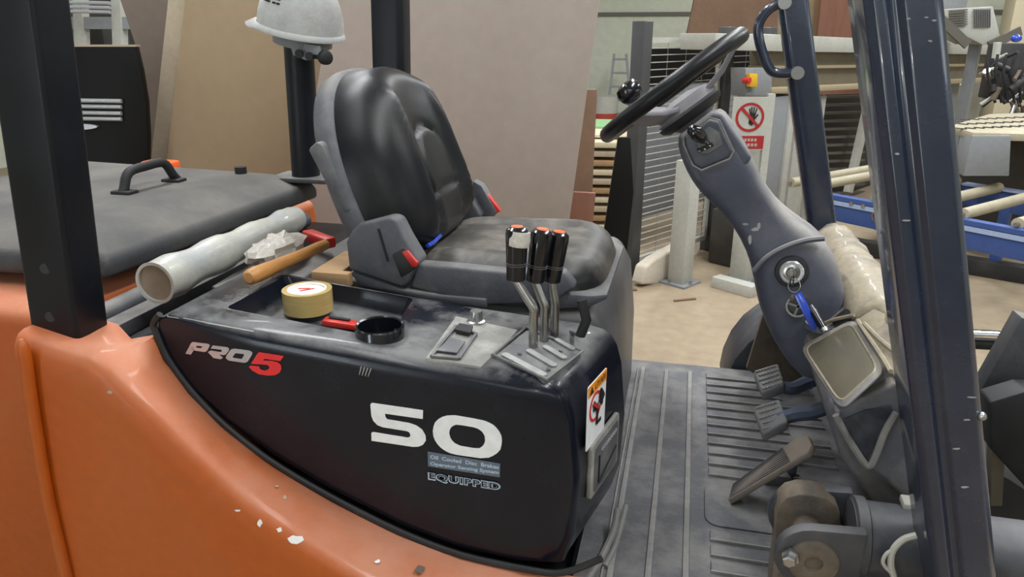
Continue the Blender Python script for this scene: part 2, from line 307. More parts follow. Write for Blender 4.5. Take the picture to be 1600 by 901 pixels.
# side console: outline in X-Z pulled along Y
YN, YF = 1.03, 1.31
top = [P(246, 497, Y=YN), P(262, 490, Y=YN), P(397, 516, Y=YN), P(640, 563, Y=YN), P(835, 599, Y=YN)]
front = [P(858, 607, Y=YN), P(873, 618, Y=YN), P(883, 636, Y=YN), P(892, 668, Y=YN), P(900, 760, Y=YN), P(893, 850, Y=YN), P(878, 890, Y=YN)]
curve = [(820, 888), (720, 866), (620, 828), (510, 772), (420, 718), (350, 663), (300, 612), (262, 560), (244, 520)]
low = [P(a, b, Y=YN) for a, b in curve]
def csec(y, inset):
    out = []; pts = top + front + low; n = len(pts); cx = -.5; czm = 1.08
    fr_ = .24 * max(0, y - 1.07)
    for i, p in enumerate(pts):
        x = p.x; z = p.z
        wgt = max(0, min(1, (x + .42) / .22))               # front part follows the slanted front
        x += wgt * (fr_ - inset * 1.5)
        nx, nz = pts[(i + 1) % n] - pts[i - 1], None
        nrm = V((-nx.z, 0, nx.x)).normalized()
        tipw = max(.12, min(1, (p.x - top[0].x + .02) / .22))
        q = V((x, y, z)) - nrm * (inset * tipw)
        out.append(q)
    return out
ca = sum(((top + front + low)[i].x * (top + front + low)[(i + 1) % len(top + front + low)].z - (top + front + low)[(i + 1) % len(top + front + low)].x * (top + front + low)[i].z) for i in range(len(top + front + low)))
sg = 1 if ca < 0 else -1
CS = [(1.030, .034), (1.0302, .030), (1.0315, .020), (1.036, .011), (1.044, .004), (1.056, 0), (1.075, 0), (1.10, 0), (1.18, 0), (1.26, 0), (YF - .012, 0), (YF - .003, .005), (YF, .014)]
C = MB().loft([csec(y, sg * i) for y, i in CS])
console = lab(C.build('side_console', M['black'], FL, ang=40), 'glossy black side console with dusty top')
tr = lambda x, y, z: V((x, y, z))
# tray recess
def zt(x):                                 # height of the console top at X
    a, b = top[2], top[4]; return a.z + (b.z - a.z) * (x - a.x) / (b.x - a.x)
def ontop(x, y, lift=0):                    # point on the console top under a picture point
    n = V((-(top[4].z - top[2].z), 0, top[4].x - top[2].x)).normalized(); o = top[2] + V((0, 0, lift)); d = ray(x, y)
    return CAM + d * ((o - CAM).dot(n) / d.dot(n))
def tray(x0, x1, y0, y1, d):
    q = MB(); lo = [tr(x0 + .025, y0 + .02, zt(x0) - d), tr(x1 - .025, y0 + .02, zt(x1) - d), tr(x1 - .05, y1 - .015, zt(x1) - d), tr(x0 + .03, y1 - .015, zt(x0) - d)]
    hi = [tr(x0, y0, zt(x0) + .01), tr(x1, y0, zt(x1) + .01), tr(x1 - .03, y1, zt(x1) + .01), tr(x0 + .01, y1, zt(x0) + .01)]
    return q.loft([lo, hi]).bevel(.012, 3)
cut(console, tray(-.80, -.475, 1.09, 1.296, .042))
for q_ in console.data.polygons:
    if abs(q_.normal.y) > .999 and q_.area > .001: q_.use_smooth = False
# raised far wall of the tray and cup ring
cc = ontop(594, 521); cz = cc.z + .006
MB().ring([(.037, -.03), (.043, -.03), (.0435, .008), (.041, .012), (.038, .010)], (cc.x, cc.y, cz), n=36).build('cup_holder_ring', M['grip'], console)
# lower trim gasket along the bottom edge of the console
MB().tube(smooth_path([P(a, b, Y=YN - .003) for a, b in [(940, 872), (880, 894)] + curve + [(240, 505), (250, 491)]], 4), .006, 8).build('edge_gasket', M['rubber'], console)
# long scratch line along the near top edge
# lever plate
pn, pf = [(769, 558), (854, 596)], [(910, 552), (822, 515)]
lp = [ontop(*pn[0]), ontop(*pn[1]), ontop(*pf[0]), ontop(*pf[1])]
pn_n = (lp[1] - lp[0]).cross(lp[3] - lp[0]).normalized()
if pn_n.z < 0: pn_n = -pn_n
plate = MB().prism([p + pn_n * .004 for p in lp], (0, 0, -.02)).build('lever_plate', M['plate'], console, bev=.008, seg=3)
def onplate(x, y, lift=.005):
    d = ray(x, y); o = lp[0] + pn_n * lift; return CAM + d * ((o - CAM).dot(pn_n) / d.dot(pn_n))
for a, b, wd in (((786, 553), (852, 588), .011), ((824, 547), (868, 573), .010), ((850, 541), (884, 561), .009), ((868, 530), (897, 547), .008)):
    p, q = onplate(*a), onplate(*b)
    MB().prism(rrect((p + q) / 2, q - p, pn_n.cross(q - p), (q - p).length, wd * 1.3, wd * .6), pn_n * .0025).build('lever_slot', M['slot'], console)
MB().tube([lp[i_] + pn_n * .005 for i_ in range(4)], .0028, 6, closed=True).build('plate_rim', M['matrib'], console)
for a in ((798, 565), (812, 553), (857, 578), (876, 549)):
    p = onplate(*a); MB().cyl(p, p + pn_n * .003, .0035, n=12).build('plate_screw', M['steel'], console)
# dusty switch panel
sw = [ontop(664, 560), ontop(752, 574), ontop(812, 516), ontop(712, 494)]
sw_n = (sw[1] - sw[0]).cross(sw[3] - sw[0]).normalized(); sw_n = sw_n if sw_n.z > 0 else -sw_n
MB().prism([p + V((0, 0, .002)) for p in sw], (0, 0, -.03)).build('switch_panel', M['dusty'], console, bev=.004)
def onsw(x, y, lift=.003):
    d = ray(x, y); o = sw[0] + V((0, 0, .002)) + sw_n * lift; return CAM + d * ((o - CAM).dot(sw_n) / d.dot(sw_n))
fr = [onsw(674, 556), onsw(717, 560), onsw(744, 521), onsw(712, 509)]
fb = MB()
for i in range(4): fb.bar(fr[i], fr[(i + 1) % 4], .005, .004, sw_n)
fb.build('switch_frame', M['plate'], console)
MB().prism([onsw(709, 519), onsw(735, 525), onsw(739, 513), onsw(717, 509)], sw_n * .007).build('rocker_switch', M['rubber'], console, bev=.002)
MB().prism([onsw(682, 549), onsw(714, 553), onsw(727, 535), onsw(703, 529)], sw_n * .003).build('switch_blank', M['plate'], console, bev=.001)
pk = ontop(744, 504); MB().lathe([(.016, -.005), (.017, .004), (.013, .006), (.012, .02), (.011, .024)], pk, (0, 0, 1)).build('console_knob', M['steel'], console)
# console lettering (near face)
FY = YN - .0008
def zp(pts, ox, oy, s): return [P(ox + a / s, oy + b / s, Y=FY) for a, b in pts]
def arc(cx, cy, rx, ry, a0, a1, n=8): return [(cx + rx * cos(radians(a0 + (a1 - a0) * k / n)), cy + ry * sin(radians(a0 + (a1 - a0) * k / n))) for k in range(n + 1)]
Dp = (0, -.0008, 0)
# "50" traced as solid vinyl digits
five = [(95, 108), (105, 94), (506, 152), (504, 220), (208, 178), (212, 205), (224, 222), (400, 252), (455, 272), (500, 305), (526, 350), (528, 390), (505, 422), (470, 436), (430, 438), (104, 390), (102, 330), (115, 322), (385, 366), (402, 362), (408, 345), (400, 325), (380, 315), (190, 284), (150, 268), (118, 235), (102, 195)]
MB().prism(zp(five, 560, 610, 5.004), Dp).build('number_lettering', M['white'], console)
outer = [(700, 192), (640, 208), (600, 245), (582, 300), (584, 345), (605, 400), (650, 450), (710, 485), (770, 500), (950, 526), (1020, 522), (1075, 498), (1110, 460), (1124, 405), (1120, 355), (1095, 305), (1050, 262), (990, 235), (900, 216), (760, 192)]
inner = [(765, 264), (735, 275), (714, 302), (710, 335), (722, 375), (750, 408), (795, 430), (900, 448), (945, 450), (975, 432), (992, 395), (988, 350), (968, 318), (935, 295), (900, 284), (820, 270)]
def ringpoly(mb, o, i, s, ox, oy, n=48):
    def res(pts):
        c = (sum(a for a, _ in i) / len(i), sum(b for _, b in i) / len(i)); out = []
        for k in range(n):
            a = 2 * pi * k / n; dx, dy = cos(a), sin(a); best = 0
            for j in range(len(pts)):
                (x1, y1), (x2, y2) = pts[j], pts[(j + 1) % len(pts)]; ex, ey = x2 - x1, y2 - y1; den = dx * ey - dy * ex
                if abs(den) < 1e-9: continue
                t = ((x1 - c[0]) * ey - (y1 - c[1]) * ex) / den; u = ((x1 - c[0]) * dy - (y1 - c[1]) * dx) / den
                if t > 0 and -1e-6 <= u <= 1 + 1e-6: best = max(best, t)
            out.append((c[0] + dx * best, c[1] + dy * best))
        return out
    O = zp(res(o), ox, oy, s); I = zp(res(i), ox, oy, s); d = V(Dp)
    a, b, c2, e = mb.vs(O), mb.vs(I), mb.vs([p + d for p in O]), mb.vs([p + d for p in I])
    for k in range(n):
        j = (k + 1) % n
        for x, y in ((a, b), (b, e), (e, c2), (c2, a)): mb.face((x[k], x[j], y[j], y[k]))
    return mb
ringpoly(MB(), outer, inner, 5.004, 560, 610).build('number_lettering', M['white'], console)
# badge
Zb = dict(ox=280, oy=520, s=8.89)
Pl = [(90, 285), (165, 140), (190, 122), (405, 148), (432, 165), (425, 195), (390, 248), (360, 262), (205, 240), (165, 298)]
mbx = MB(); ringpoly(mbx, [(165, 140), (190, 122), (405, 148), (432, 165), (390, 248), (360, 262), (205, 240), (130, 215)], [(250, 175), (325, 183), (310, 208), (232, 202)], 8.89, 280, 520)
mbx.prism(zp([(90, 285), (145, 185), (215, 200), (205, 240), (165, 298)], **Zb), Dp)
mbx.build('badge_letter', M['silver'], console)
MB().prism(zp([(440, 212), (470, 170), (668, 196), (696, 215), (690, 245), (650, 298), (615, 305), (555, 297), (612, 340), (580, 362), (480, 345), (400, 262), (440, 240), (570, 262), (600, 250), (590, 230)], **Zb), Dp).build('badge_letter', M['silver'], console)
ringpoly(MB(), [(720, 225), (765, 215), (985, 243), (1020, 270), (1015, 300), (950, 400), (910, 412), (690, 380), (650, 350), (655, 320)], [(785, 278), (905, 290), (900, 315), (870, 360), (760, 345), (740, 335)], 8.89, 280, 520).build('badge_letter', M['silver'], console)
lab(MB().prism(zp([(1000, 425), (1085, 290), (1110, 265), (1455, 318), (1405, 388), (1190, 355), (1165, 380), (1290, 385), (1370, 405), (1415, 445), (1422, 500), (1395, 550), (1335, 582), (1240, 590), (1110, 570), (1020, 520), (970, 468), (995, 450), (1115, 462), (1125, 500), (1180, 520), (1240, 505), (1258, 470), (1225, 440), (1165, 435)], **Zb), Dp).build('badge_number', M['redbadge'], console), 'red number five badge')
# small print
pl0 = [P(560 + a / 5.004, 610 + b / 5.004, Y=FY) for a, b in ((543, 475), (1110, 570), (1106, 676), (545, 590))]
MB().prism(pl0, (0, -.0006, 0)).build('print_plate', M['decalgrey'], console)
def line(s, x0, y0, x1, y1, hpx, m, name='small_lettering', **k):
    a, b = P(560 + x0 / 5.004, 610 + y0 / 5.004, Y=FY - .0012 - k.pop('lift', 0)), P(560 + x1 / 5.004, 610 + y1 / 5.004, Y=FY - .0012)
    b.y = a.y; hh = hpx / 5.004 * a.y / (FPX * .93)
    return text(name, s, m, console, a, b - a, (0, 0, 1), hh, (b - a).length, **k)
line('Oil  Cooled  Disc  Brakes', 562, 532, 1098, 614, 40, M['decaltxt'], offset=.03)
line('Operator Sensing System', 562, 590, 1098, 662, 46, M['decaltxt'], offset=.03)
line('EQUIPPED', 545, 706, 1112, 792, 92, M['decaltxt'], name='outlined_lettering', offset=.075, spacing=1.14)
line('EQUIPPED', 556, 696, 1100, 780, 70, M['decaldark'], name='outlined_lettering', offset=.012, spacing=1.15, lift=.0008)

# front-face of the console: warning label and storage flap
fx = max(p.x for p in front)
FFN = V((1, -.24, 0)).normalized(); FFO = V((fx, 1.07, 1)); FFY = V((.24, 1, 0)).normalized()
FN = [P(893, 660, Y=YN), P(900, 760, Y=YN)]
def onfront(x, y, lift=.002):
    d = ray(x, y); return CAM + d * ((FFO + FFN * lift - CAM).dot(FFN) / d.dot(FFN))
cardX = [(911, 613), (938, 586), (953, 662), (923, 692)]
def rect_on_front(x, y, w_, h_, lift, m, name, par, r=.003):
    c = onfront(x, y, lift); return MB().prism(rrect(c, (0, 1, 0), (0, 0, 1), w_, h_, r), (.001, 0, 0)).build(name, m, par)
q0, q1, q2, q3 = [onfront(*c) for c in cardX]
lw = ((q1 - q0).dot(FFY) + (q2 - q3).dot(FFY)) / 2; zt_ = (q0.z + q1.z) / 2; zb_ = (q2.z + q3.z) / 2; hh = zt_ - zb_
lc = (q0 + q1 + q2 + q3) / 4; lc.z = (zt_ + zb_) / 2
def onlab(u, v, l=0): return lc + FFY * (u * lw) + V((0, 0, v * hh)) + FFN * l     # u, v from -.5 to .5
wl = MB().prism(rrect(lc - FFN * .001, FFY, (0, 0, 1), lw, hh, .004), FFN * .001).build('warning_label', M['white'], FL)
lab(wl, 'white warning label with orange header on the console front')
MB().prism([onlab(-.49, .32, .0004), onlab(.49, .32, .0004), onlab(.49, .49, .0004), onlab(-.49, .49, .0004)], FFN * .0004).build('label_header', M['wornorange'], wl)
text('label_lettering', 'UYARI', M['ink'], wl, onlab(-.15, .355, .0012), FFY, (0, 0, 1), hh * .10, lw * .58, offset=.01)
MB().prism([onlab(-.42, .345, .001), onlab(-.22, .345, .001), onlab(-.32, .46, .001)], FFN * .0004).build('warning_triangle', M['ink'], wl)
MB().ring([(lw * .25, 0), (lw * .31, 0), (lw * .31, .0006), (lw * .25, .0006)], onlab(-.08, .08, .0004), FFN, 28).build('prohibition_ring', M['redink'], wl)
fg = MB()
for a, b, r in (((-.2, .16), (.08, -.06), .12), ((.16, .22), (.34, .06), .2), ((.04, -.02), (.0, -.22), .1), ((.0, -.22), (.24, -.22), .08), ((.14, .27), (.2, .18), .1), ((-.2, .06), (.06, .06), .1), ((.1, .12), (.3, -.0), .08)):
    fg.bar(onlab(*a, .0014), onlab(*b, .0014), lw * r, .0006, FFN)
fg.build('pictogram', M['ink'], wl)
MB().bar(onlab(-.25, .17, .0022), onlab(.1, .0, .0022), lw * .06, .0005, FFN).build('prohibition_bar', M['redink'], wl)
# flap
fp = [onfront(913, 706), onfront(957, 653), onfront(968, 712), onfront(926, 768)]
fw_ = ((fp[1] - fp[0]).dot(FFY) + (fp[2] - fp[3]).dot(FFY)) / 2; fz1 = (fp[0].z + fp[1].z) / 2; fz0 = (fp[2].z + fp[3].z) / 2
fc0 = sum(fp, V()) / 4; fc0.z = (fz0 + fz1) / 2; fh_ = fz1 - fz0
def onflap(u, v, l=0): return fc0 + FFY * (u * fw_) + V((0, 0, v * fh_)) + FFN * l
flap = MB().prism(rrect(fc0 - FFN * .004, FFY, (0, 0, 1), fw_, fh_, .010), FFN * .009).build('storage_flap', M['dusty'], FL, bev=.003)
lab(flap, 'dusty clear pocket on the console front')
MB().prism(rrect(fc0 + FFN * .004, FFY, (0, 0, 1), fw_ * .82, fh_ * .84, .01), FFN * .003).build('flap_inset', M['plate'], flap, bev=.002)
for k in range(8): MB().bar(onflap(-.2 + k * .07, .24, .0085), onflap(-.17 + k * .07, .30, .0085), .002, .003, FFN).build('flap_ridge', M['slot'], flap)
MB().bar(onflap(-.28, .2, .0075), onflap(-.28, -.3, .0075), .004, .003, FFN).build('flap_groove', M['ink'], flap)
MB().bar(onflap(-.28, -.3, .0075), onflap(.34, -.05, .0075), .004, .003, FFN).build('flap_groove', M['ink'], flap)

# hydraulic levers
for i, (bx, by, kx, ky, g0x, g0y, gx, gy, yy) in enumerate((
        (833, 553, 834, 482, 806, 436, 808, 354, 1.165), (850, 543, 851, 478, 836, 438, 848, 358, 1.215), (866, 533, 867, 474, 862, 438, 874, 362, 1.265))):
    b0 = onplate(bx, by, -.01); k0 = P(kx, ky, Y=b0.y); g0 = P(g0x, g0y, Y=b0.y + .005); g1 = P(gx, gy, Y=b0.y + .01)
    rod = smooth_path([b0, b0.lerp(k0, .8), k0, k0.lerp(g0, .35), g0], 5)
    lv = MB().tube(rod, .0082, 12).build('hydraulic_lever', M['darksteel'], FL)
    d = (g1 - g0); L_ = d.length
    MB().tube([g0 - d * .02, g0, g0 + d * .12, g0 + d * .3, g0 + d * .6, g0 + d * .85, g0 + d * .95, g0 + d], [.014, .0162, .0165, .0172, .0185, .0195, .018, .012], 20).build('lever_grip', M['grip'], lv)
    for f in (.28, .32): MB().tube([g0 + d * (f - .006), g0 + d * (f + .006)], .0182, 20).build('grip_band', M['plate'], lv)
    MB().tube([g0 + d * .99, g0 + d * 1.015], [.0115, .010], 16).build('grip_cap', M['gripcap'], lv)
    if i == 0:
        tp = MB().tube([g0 + d * .66 + V((.004, -.004, 0)), g0 + d * .78 + V((.005, -.004, 0)), g0 + d * .92 + V((.006, -.003, 0))], [.0185, .0195, .0175], 14).build('grip_tape', M['crumple'], lv)
        lab(tp, 'white tape wrapped on the nearest grip')

# seat hood below the seat
HB = MB().prism([(-.93, 1.385, .70), (-.115, 1.385, .70), (-.118, 1.385, .95), (-.135, 1.385, 1.10), (-.17, 1.385, 1.165), (-.93, 1.385, 1.165)], (0, .66, 0))
hood = HB.build('seat_hood', M['hood'], FL, bev=.03, seg=4)
p = P(908, 498, X=-.16); MB().tube([p + V((0, 0, .035)), p + V((.01, -.004, .0)), p + V((.0, .0, -.03))], .009, 10).build('hood_latch', M['rubber'], hood)
MB().tube([p + V((0, -.004, -.03)), P(870, 508, Y=1.378), P(800, 500, Y=1.378)], .004, 8).build('latch_rod', M['plastic'], hood)

# ---- seat
SY = 1.625
def seat_outline(th, grow=0):
    c, s = cos(th), sin(th)
    hw, v0, v1 = .242 + grow, -.035 - grow, .395 + grow
    cv = .15
    e = 2.6 if s > 0 else 3.4
    rad = 1 / ((abs(c) ** e + abs(s) ** e) ** (1 / e))
    u = c * rad * hw; v = cv + (s * rad) * ((v1 - cv) if s > 0 else (cv - v0))
    if s > 0: u *= 1 - .16 * max(0, s * rad) ** 1.5
    return u, v
LEAN = radians(20)
BO = V((-.632, SY, 1.245)); BV = V((-sin(LEAN), 0, cos(LEAN))); BN = V((cos(LEAN), 0, sin(LEAN)))
def bp(u, v, n): return BO + V((0, 1, 0)) * u + BV * v + BN * n
NT, NR = 72, 22
def cush_h(u, v, rho):
    h = .112 * (1 - rho ** 6) ** .5 if rho < 1 else 0
    ridge = .60 * (1 - .25 * max(0, min(1, v / .36)))            # bolster line
    au = abs(u) / .235
    h += .012 * math.exp(-((au - ridge) / .07) ** 2) * (1 if v < .3 else math.exp(-((v - .3) / .05) ** 2))
    h -= .016 * max(0, 1 - (au / max(ridge, .1)) ** 2) * (1 - math.exp(-((rho - 1) / .2) ** 2))
    # sunken arched panel in the middle
    vt = .235; hw = .085
    dd = (sqrt(u * u + (v - (vt - hw)) ** 2) - hw) if v > vt - hw else abs(u) - hw
    h -= .010 * math.exp(-(dd / .007) ** 2)
    h += .007 * (1 / (1 + math.exp(max(-40, min(40, dd / .004)))))
    h -= .007 * math.exp(-((v - .085) / .006) ** 2) * (1 if abs(u) < hw else 0)
    return h
bc = MB(); rings = []
for j in range(1, NR + 1):
    rho = (j / NR) ** .85; row = []
    for k in range(NT):
        th = 2 * pi * k / NT; u, v = seat_outline(th); u *= rho; v = .15 + (v - .15) * rho
        row.append(bp(u, v, .02 + cush_h(u, v, rho)))
    rings.append(row)
for j in (1, 2, 3):
    row = []
    for k in range(NT):
        u, v = seat_outline(2 * pi * k / NT, (-.002, -.006, -.02)[j - 1]); row.append(bp(u, v, (.0, -.02, -.03)[j - 1]))
    rings.append(row)
bc.loft(rings)
seat = None
# seat pan with arm bolster
pan = MB().loft([[V((x, SY + s_ * hw, z)) for s_, z in ((-1, zb), (1, zb), (1, ztp), (-1, ztp))] for x, hw, zb, ztp in
                 ((-.685, .20, 1.165, 1.195), (-.66, .235, 1.165, 1.215), (-.45, .235, 1.165, 1.21), (-.25, .235, 1.168, 1.205), (-.17, .22, 1.175, 1.20), (-.14, .19, 1.185, 1.195))])
seat = lab(pan.build('driver_seat', M['seatgrey'], FL, bev=.008, seg=2), 'grey plastic seat base with black vinyl cushions')
bc.build('backrest_cushion', M['vinyl'], seat, ang=60)
sh = MB(); rr_ = []
for g, n in ((-.08, -.055), (-.03, -.05), (.006, -.03), (.010, -.008), (.008, .012), (-.002, .018)):
    rr_.append([bp(*seat_outline(2 * pi * k / NT, g), n) for k in range(NT)])
sh.loft(rr_).build('backrest_shell', M['seatgrey'], seat, ang=60)
# cushion
cu = []
for j in range(1, 15):
    rho = (j / 14) ** .8; row = []
    for k in range(64):
        th = 2 * pi * k / 64; c, s = cos(th), sin(th); e = 4.2; rad = 1 / ((abs(c) ** e + abs(s) ** e) ** (1 / e))
        x = c * rad * .225 * rho; y = s * rad * .225 * rho; a = abs(y) / .225
        h = .05 * (1 - rho ** 6) ** .5 + .012 * math.exp(-((a - .72) / .16) ** 2) * (1 - rho ** 8) + .012 * max(0, x / .225) * (1 - rho ** 6)
        h -= .006 * math.exp(-((a - .52) / .03) ** 2) * (1 - rho ** 6) + .006 * math.exp(-((x / .225 - .05) / .025) ** 2) * (1 if a < .52 else 0)
        row.append(V((-.375 + x, SY + y, 1.203 + h)))
    cu.append(row)
cu.append([V((-.375 + (q.x + .375) * .97, SY + (q.y - SY) * .97, 1.19)) for q in cu[-1]])
MB().loft(cu).build('seat_cushion', M['cushion'], seat, ang=60)
# side bolsters (hip supports) near and far
hip = [(540, 378), (548, 362), (560, 350), (608, 339), (618, 344), (632, 372), (655, 410), (640, 440), (628, 450), (545, 422)]
yb = SY - .262
hp = [P(a, b, Y=yb) for a, b in hip]
MB().prism(hp, (0, .055, 0)).build('hip_bolster', M['seatgrey'], seat, bev=.008, seg=3)
MB().prism([V((p_.x, SY + .207, p_.z - .01)) for p_ in hp], (0, .055, 0)).build('hip_bolster', M['seatgrey'], seat, bev=.008, seg=3)
MB().bar(P(591, 357, Y=yb - .002), P(606, 408, Y=yb - .002), .004, .004, (0, 1, 0)).build('bolster_slot', M['ink'], seat)
# lower side skirt
MB().prism([P(a, b, Y=yb + .004) for a, b in ((546, 424), (628, 452), (690, 462), (760, 468), (760, 482), (690, 474), (560, 446))], (0, .03, 0)).build('seat_skirt', M['seatgrey'], seat, bev=.004)
sidep = [P(a, b, Y=yb + .012) for a, b in ((650, 412), (700, 416), (790, 425), (880, 425), (900, 450), (860, 476), (760, 478), (640, 450))]
MB().prism(sidep, (0, .04, 0)).build('seat_side_rail', M['seatgrey'], seat, bev=.008, seg=3)
# buckles
bk = MB().prism([P(a, b, Y=yb - .004) for a, b in ((612, 398), (630, 388), (652, 418), (626, 434))], (0, .03, 0)).build('belt_buckle', M['rubber'], seat, bev=.003)
lab(MB().prism([P(a, b, Y=yb - .006) for a, b in ((627, 394), (636, 391), (652, 411), (650, 418), (643, 417))], (0, .022, 0)).build('buckle_button', M['red'], seat, bev=.002), 'red buckle button')
rp = P(765, 325, Y=1.87)
lab(MB().prism([P(a, b, Y=1.87) for a, b in ((752, 308), (762, 304), (782, 330), (772, 336))], (0, .02, 0)).build('buckle_button', M['red'], seat, bev=.002), 'red far side belt stalk')
MB().prism([P(a, b, Y=1.865) for a, b in ((738, 282), (752, 290), (776, 332), (765, 345), (735, 340))], (0, .04, 0)).build('belt_stalk', M['seatgrey'], seat, bev=.005)
lab(MB().tube([P(668, 384, Y=1.44), P(678, 378, Y=1.47), P(688, 368, Y=1.53)], .0045, 8).build('belt_tongue', M['bluetag'], seat), 'blue belt tongue between the cushions')
# recline bracket behind the shell
MB().prism([P(a, b, Y=1.37) for a, b in ((480, 234), (494, 221), (502, 226), (530, 285), (548, 330), (536, 332), (510, 290))], (0, .03, 0)).build('recline_bracket', M['seatgrey'], seat, bev=.006)

# ---- pillars
def pillar(sec, a, b, name, m, lb, bev=.008, par=FL):
    a = V(a); b = V(b)
    o = MB().loft([[a + V((x, y, 0)) for x, y in sec], [b + V((x, y, 0)) for x, y in sec]]).build(name, m, par, bev=bev, seg=3)
    return lab(o, lb)
# rear near: nearest corner follows the line (50,0)-(125,552)
ra, rb = P(125, 556, Y=.955), P(50, 0, Y=.955)
dz = (rb - ra) / (rb.z - ra.z)
wx = .083
sec = [(-wx - .012, 0), (0, 0), (0, .075), (-wx - .012, .075)]
rear_near = MB().loft([[ra + V((x, y, (.0 if x == 0 and y == 0 else .012 if x == 0 else .03))) for x, y in sec], [ra + dz * 1.05 + V((x, y, 0)) for x, y in sec]]).build('rear_pillar', M['pillarblack'], FL, bev=.009, seg=4)
lab(rear_near, 'black rear pillar at the left')
for a, b in ((70, 420), (78, 495)): MB().cyl(P(a, b, Y=.954), P(a, b, Y=.956) + V((0, .01, 0)), .009, n=14).build('pillar_bolt', M['rubber'], rear_near)
fa, fb2 = P(607, 130, Y=2.1), P(604, 0, Y=2.1)
dzz = (fb2 - fa) / (fb2.z - fa.z)
pillar([(-.05, 0), (.03, 0), (.045, .012), (.045, .07), (-.05, .07)], fa + dzz * (1.10 - fa.z), fa + dzz * (2.15 - fa.z), 'rear_pillar', M['pillarblack'], 'black rear pillar behind the seat', .005)
# front near: grooved profile
n0, n1 = P(1367, 0, Y=.985), P(1470, 890, Y=.985); dn = (n0 - n1) / (n0.z - n1.z)
secn = [(-.012, .10), (-.012, .006), (-.002, -.004), (.010, -.004), (.017, .004), (.023, .004), (.031, -.004), (.064, -.004), (.074, .006), (.074, .10)]
fnp = pillar(secn, n1 + dn * (.30 - n1.z), n1 + dn * (2.15 - n1.z), 'front_pillar', M['navy'], 'glossy navy near front pillar with a groove', .005)
MB().ball(P(1534, 650, Y=.985), (.006, .006, .006), 12).build('pillar_bolt', M['steel'], fnp)
# front far
g0, g1 = P(1243, 0, Y=2.06), P(1288, 350, Y=2.06); dg_ = (g0 - g1) / (g0.z - g1.z)
ffp = pillar([(-.04, .07), (-.042, .01), (-.03, 0), (.025, 0), (.033, .01), (.033, .07)], g1 + dg_ * (.75 - g1.z), g1 + dg_ * (2.15 - g1.z), 'front_pillar', M['navy'], 'far front pillar with a grab handle', .008)
hpts = [P(a, b, Y=2.045) for a, b in ((1226, 4), (1212, 8), (1196, 20), (1185, 40), (1186, 62), (1192, 84), (1199, 102), (1212, 114), (1246, 114))]
gh = MB().tube(smooth_path(hpts, 5), .0125, 12).build('grab_handle', M['navy'], FL); lab(gh, 'bent tube grab handle on the far front pillar')
for a in ((1226, 4), (1246, 114)):
    p = P(*a, Y=2.03); MB().cyl(p + V((0, .02, 0)), p - V((0, .006, 0)), .016, n=18).build('handle_bolt', M['steel'], gh)

# ---- orange body: shoulder and side wall
C2 = [(240, 500), (246, 522), (262, 560), (300, 612), (350, 663), (420, 718), (510, 772), (620, 828), (720, 866), (820, 890), (900, 900), (960, 905)]
C1 = [(158, 552), (175, 575), (205, 605), (250, 645), (292, 688), (340, 733), (405, 790), (480, 842), (555, 888), (620, 930), (690, 975), (760, 1010)]
C2 = [(100, 500), (130, 520), (168, 545), (205, 529)] + C2[1:]
C1 = [(29, 520), (62, 531), (110, 547), (140, 555)] + C1[1:]
BT, BB = P(30, 520, Y=.905), P(112, 930, Y=.905)
def bead_x(z): return BT.x + (BB.x - BT.x) * (BT.z - z) / (BT.z - BB.z)
sec_ = []
for i_, ((a, b), (c, d)) in enumerate(zip(C2, C1)):
    p2 = P(a, b, Y=1.035); p1 = P(c, d, Y=.925)
    if i_ < 3: p2 = p1 + V((0, .11, .004))
    f_ = max(0, 1 - i_ / 6)
    pi_ = p2 + V((0, .03, -.05)); md = p2.lerp(p1, .5) + V((0, 0, .006 if i_ > 2 else 0))
    e1 = p1 + V((.0, .012, .004)); e2 = p1 + V((0, -.006, -.006)); e3 = p1 + V((-.003, -.012, -.022)); e4 = V((p1.x - .01, .910, p1.z - .06)); e5 = V((p1.x - .03, .905, .42)); e6 = V((p2.x, 1.13, .42))
    if f_:
        e4.x = e4.x * (1 - f_) + (bead_x(e4.z) + (p1.x - BT.x) * 1.0) * f_; e5.x = e5.x * (1 - f_) + (bead_x(e5.z) + (p1.x - BT.x)) * f_; e6.x = e5.x
    sec_.append([pi_, p2, md, e1, p1, e2, e3, e4, e5, e6])
body = lab(MB().loft(sec_).build('fender', M['orange'], FL, ang=50), 'orange painted body side with a shoulder tinted paler as if lit')
MB().tube(smooth_path([P(a, b, Y=.9) for a, b in ((33, 530), (40, 560), (52, 640), (74, 770), (95, 860), (118, 960))], 5), [.004, .006, .008, .009] + [.010] * 22, 10).build('body_bead', M['orange'], body)
for x, y, s in ((462, 842, .006), (655, 890, .005), (590, 877, .0035), (445, 822, .004)):
    p = P(x, y, Y=.94)
# rear counterweight
cwl = [(-1.16, .80), (-1.22, .90), (-1.245, 1.165), (-2.30, 1.188), (-2.5, 1.1), (-2.5, .25), (-1.02, .25), (-1.02, .70)]
MB().prism([(x, 1.13, z) for x, z in cwl], (0, 1.16, 0)).build('counterweight', M['orange'], FL, bev=.03, seg=4)
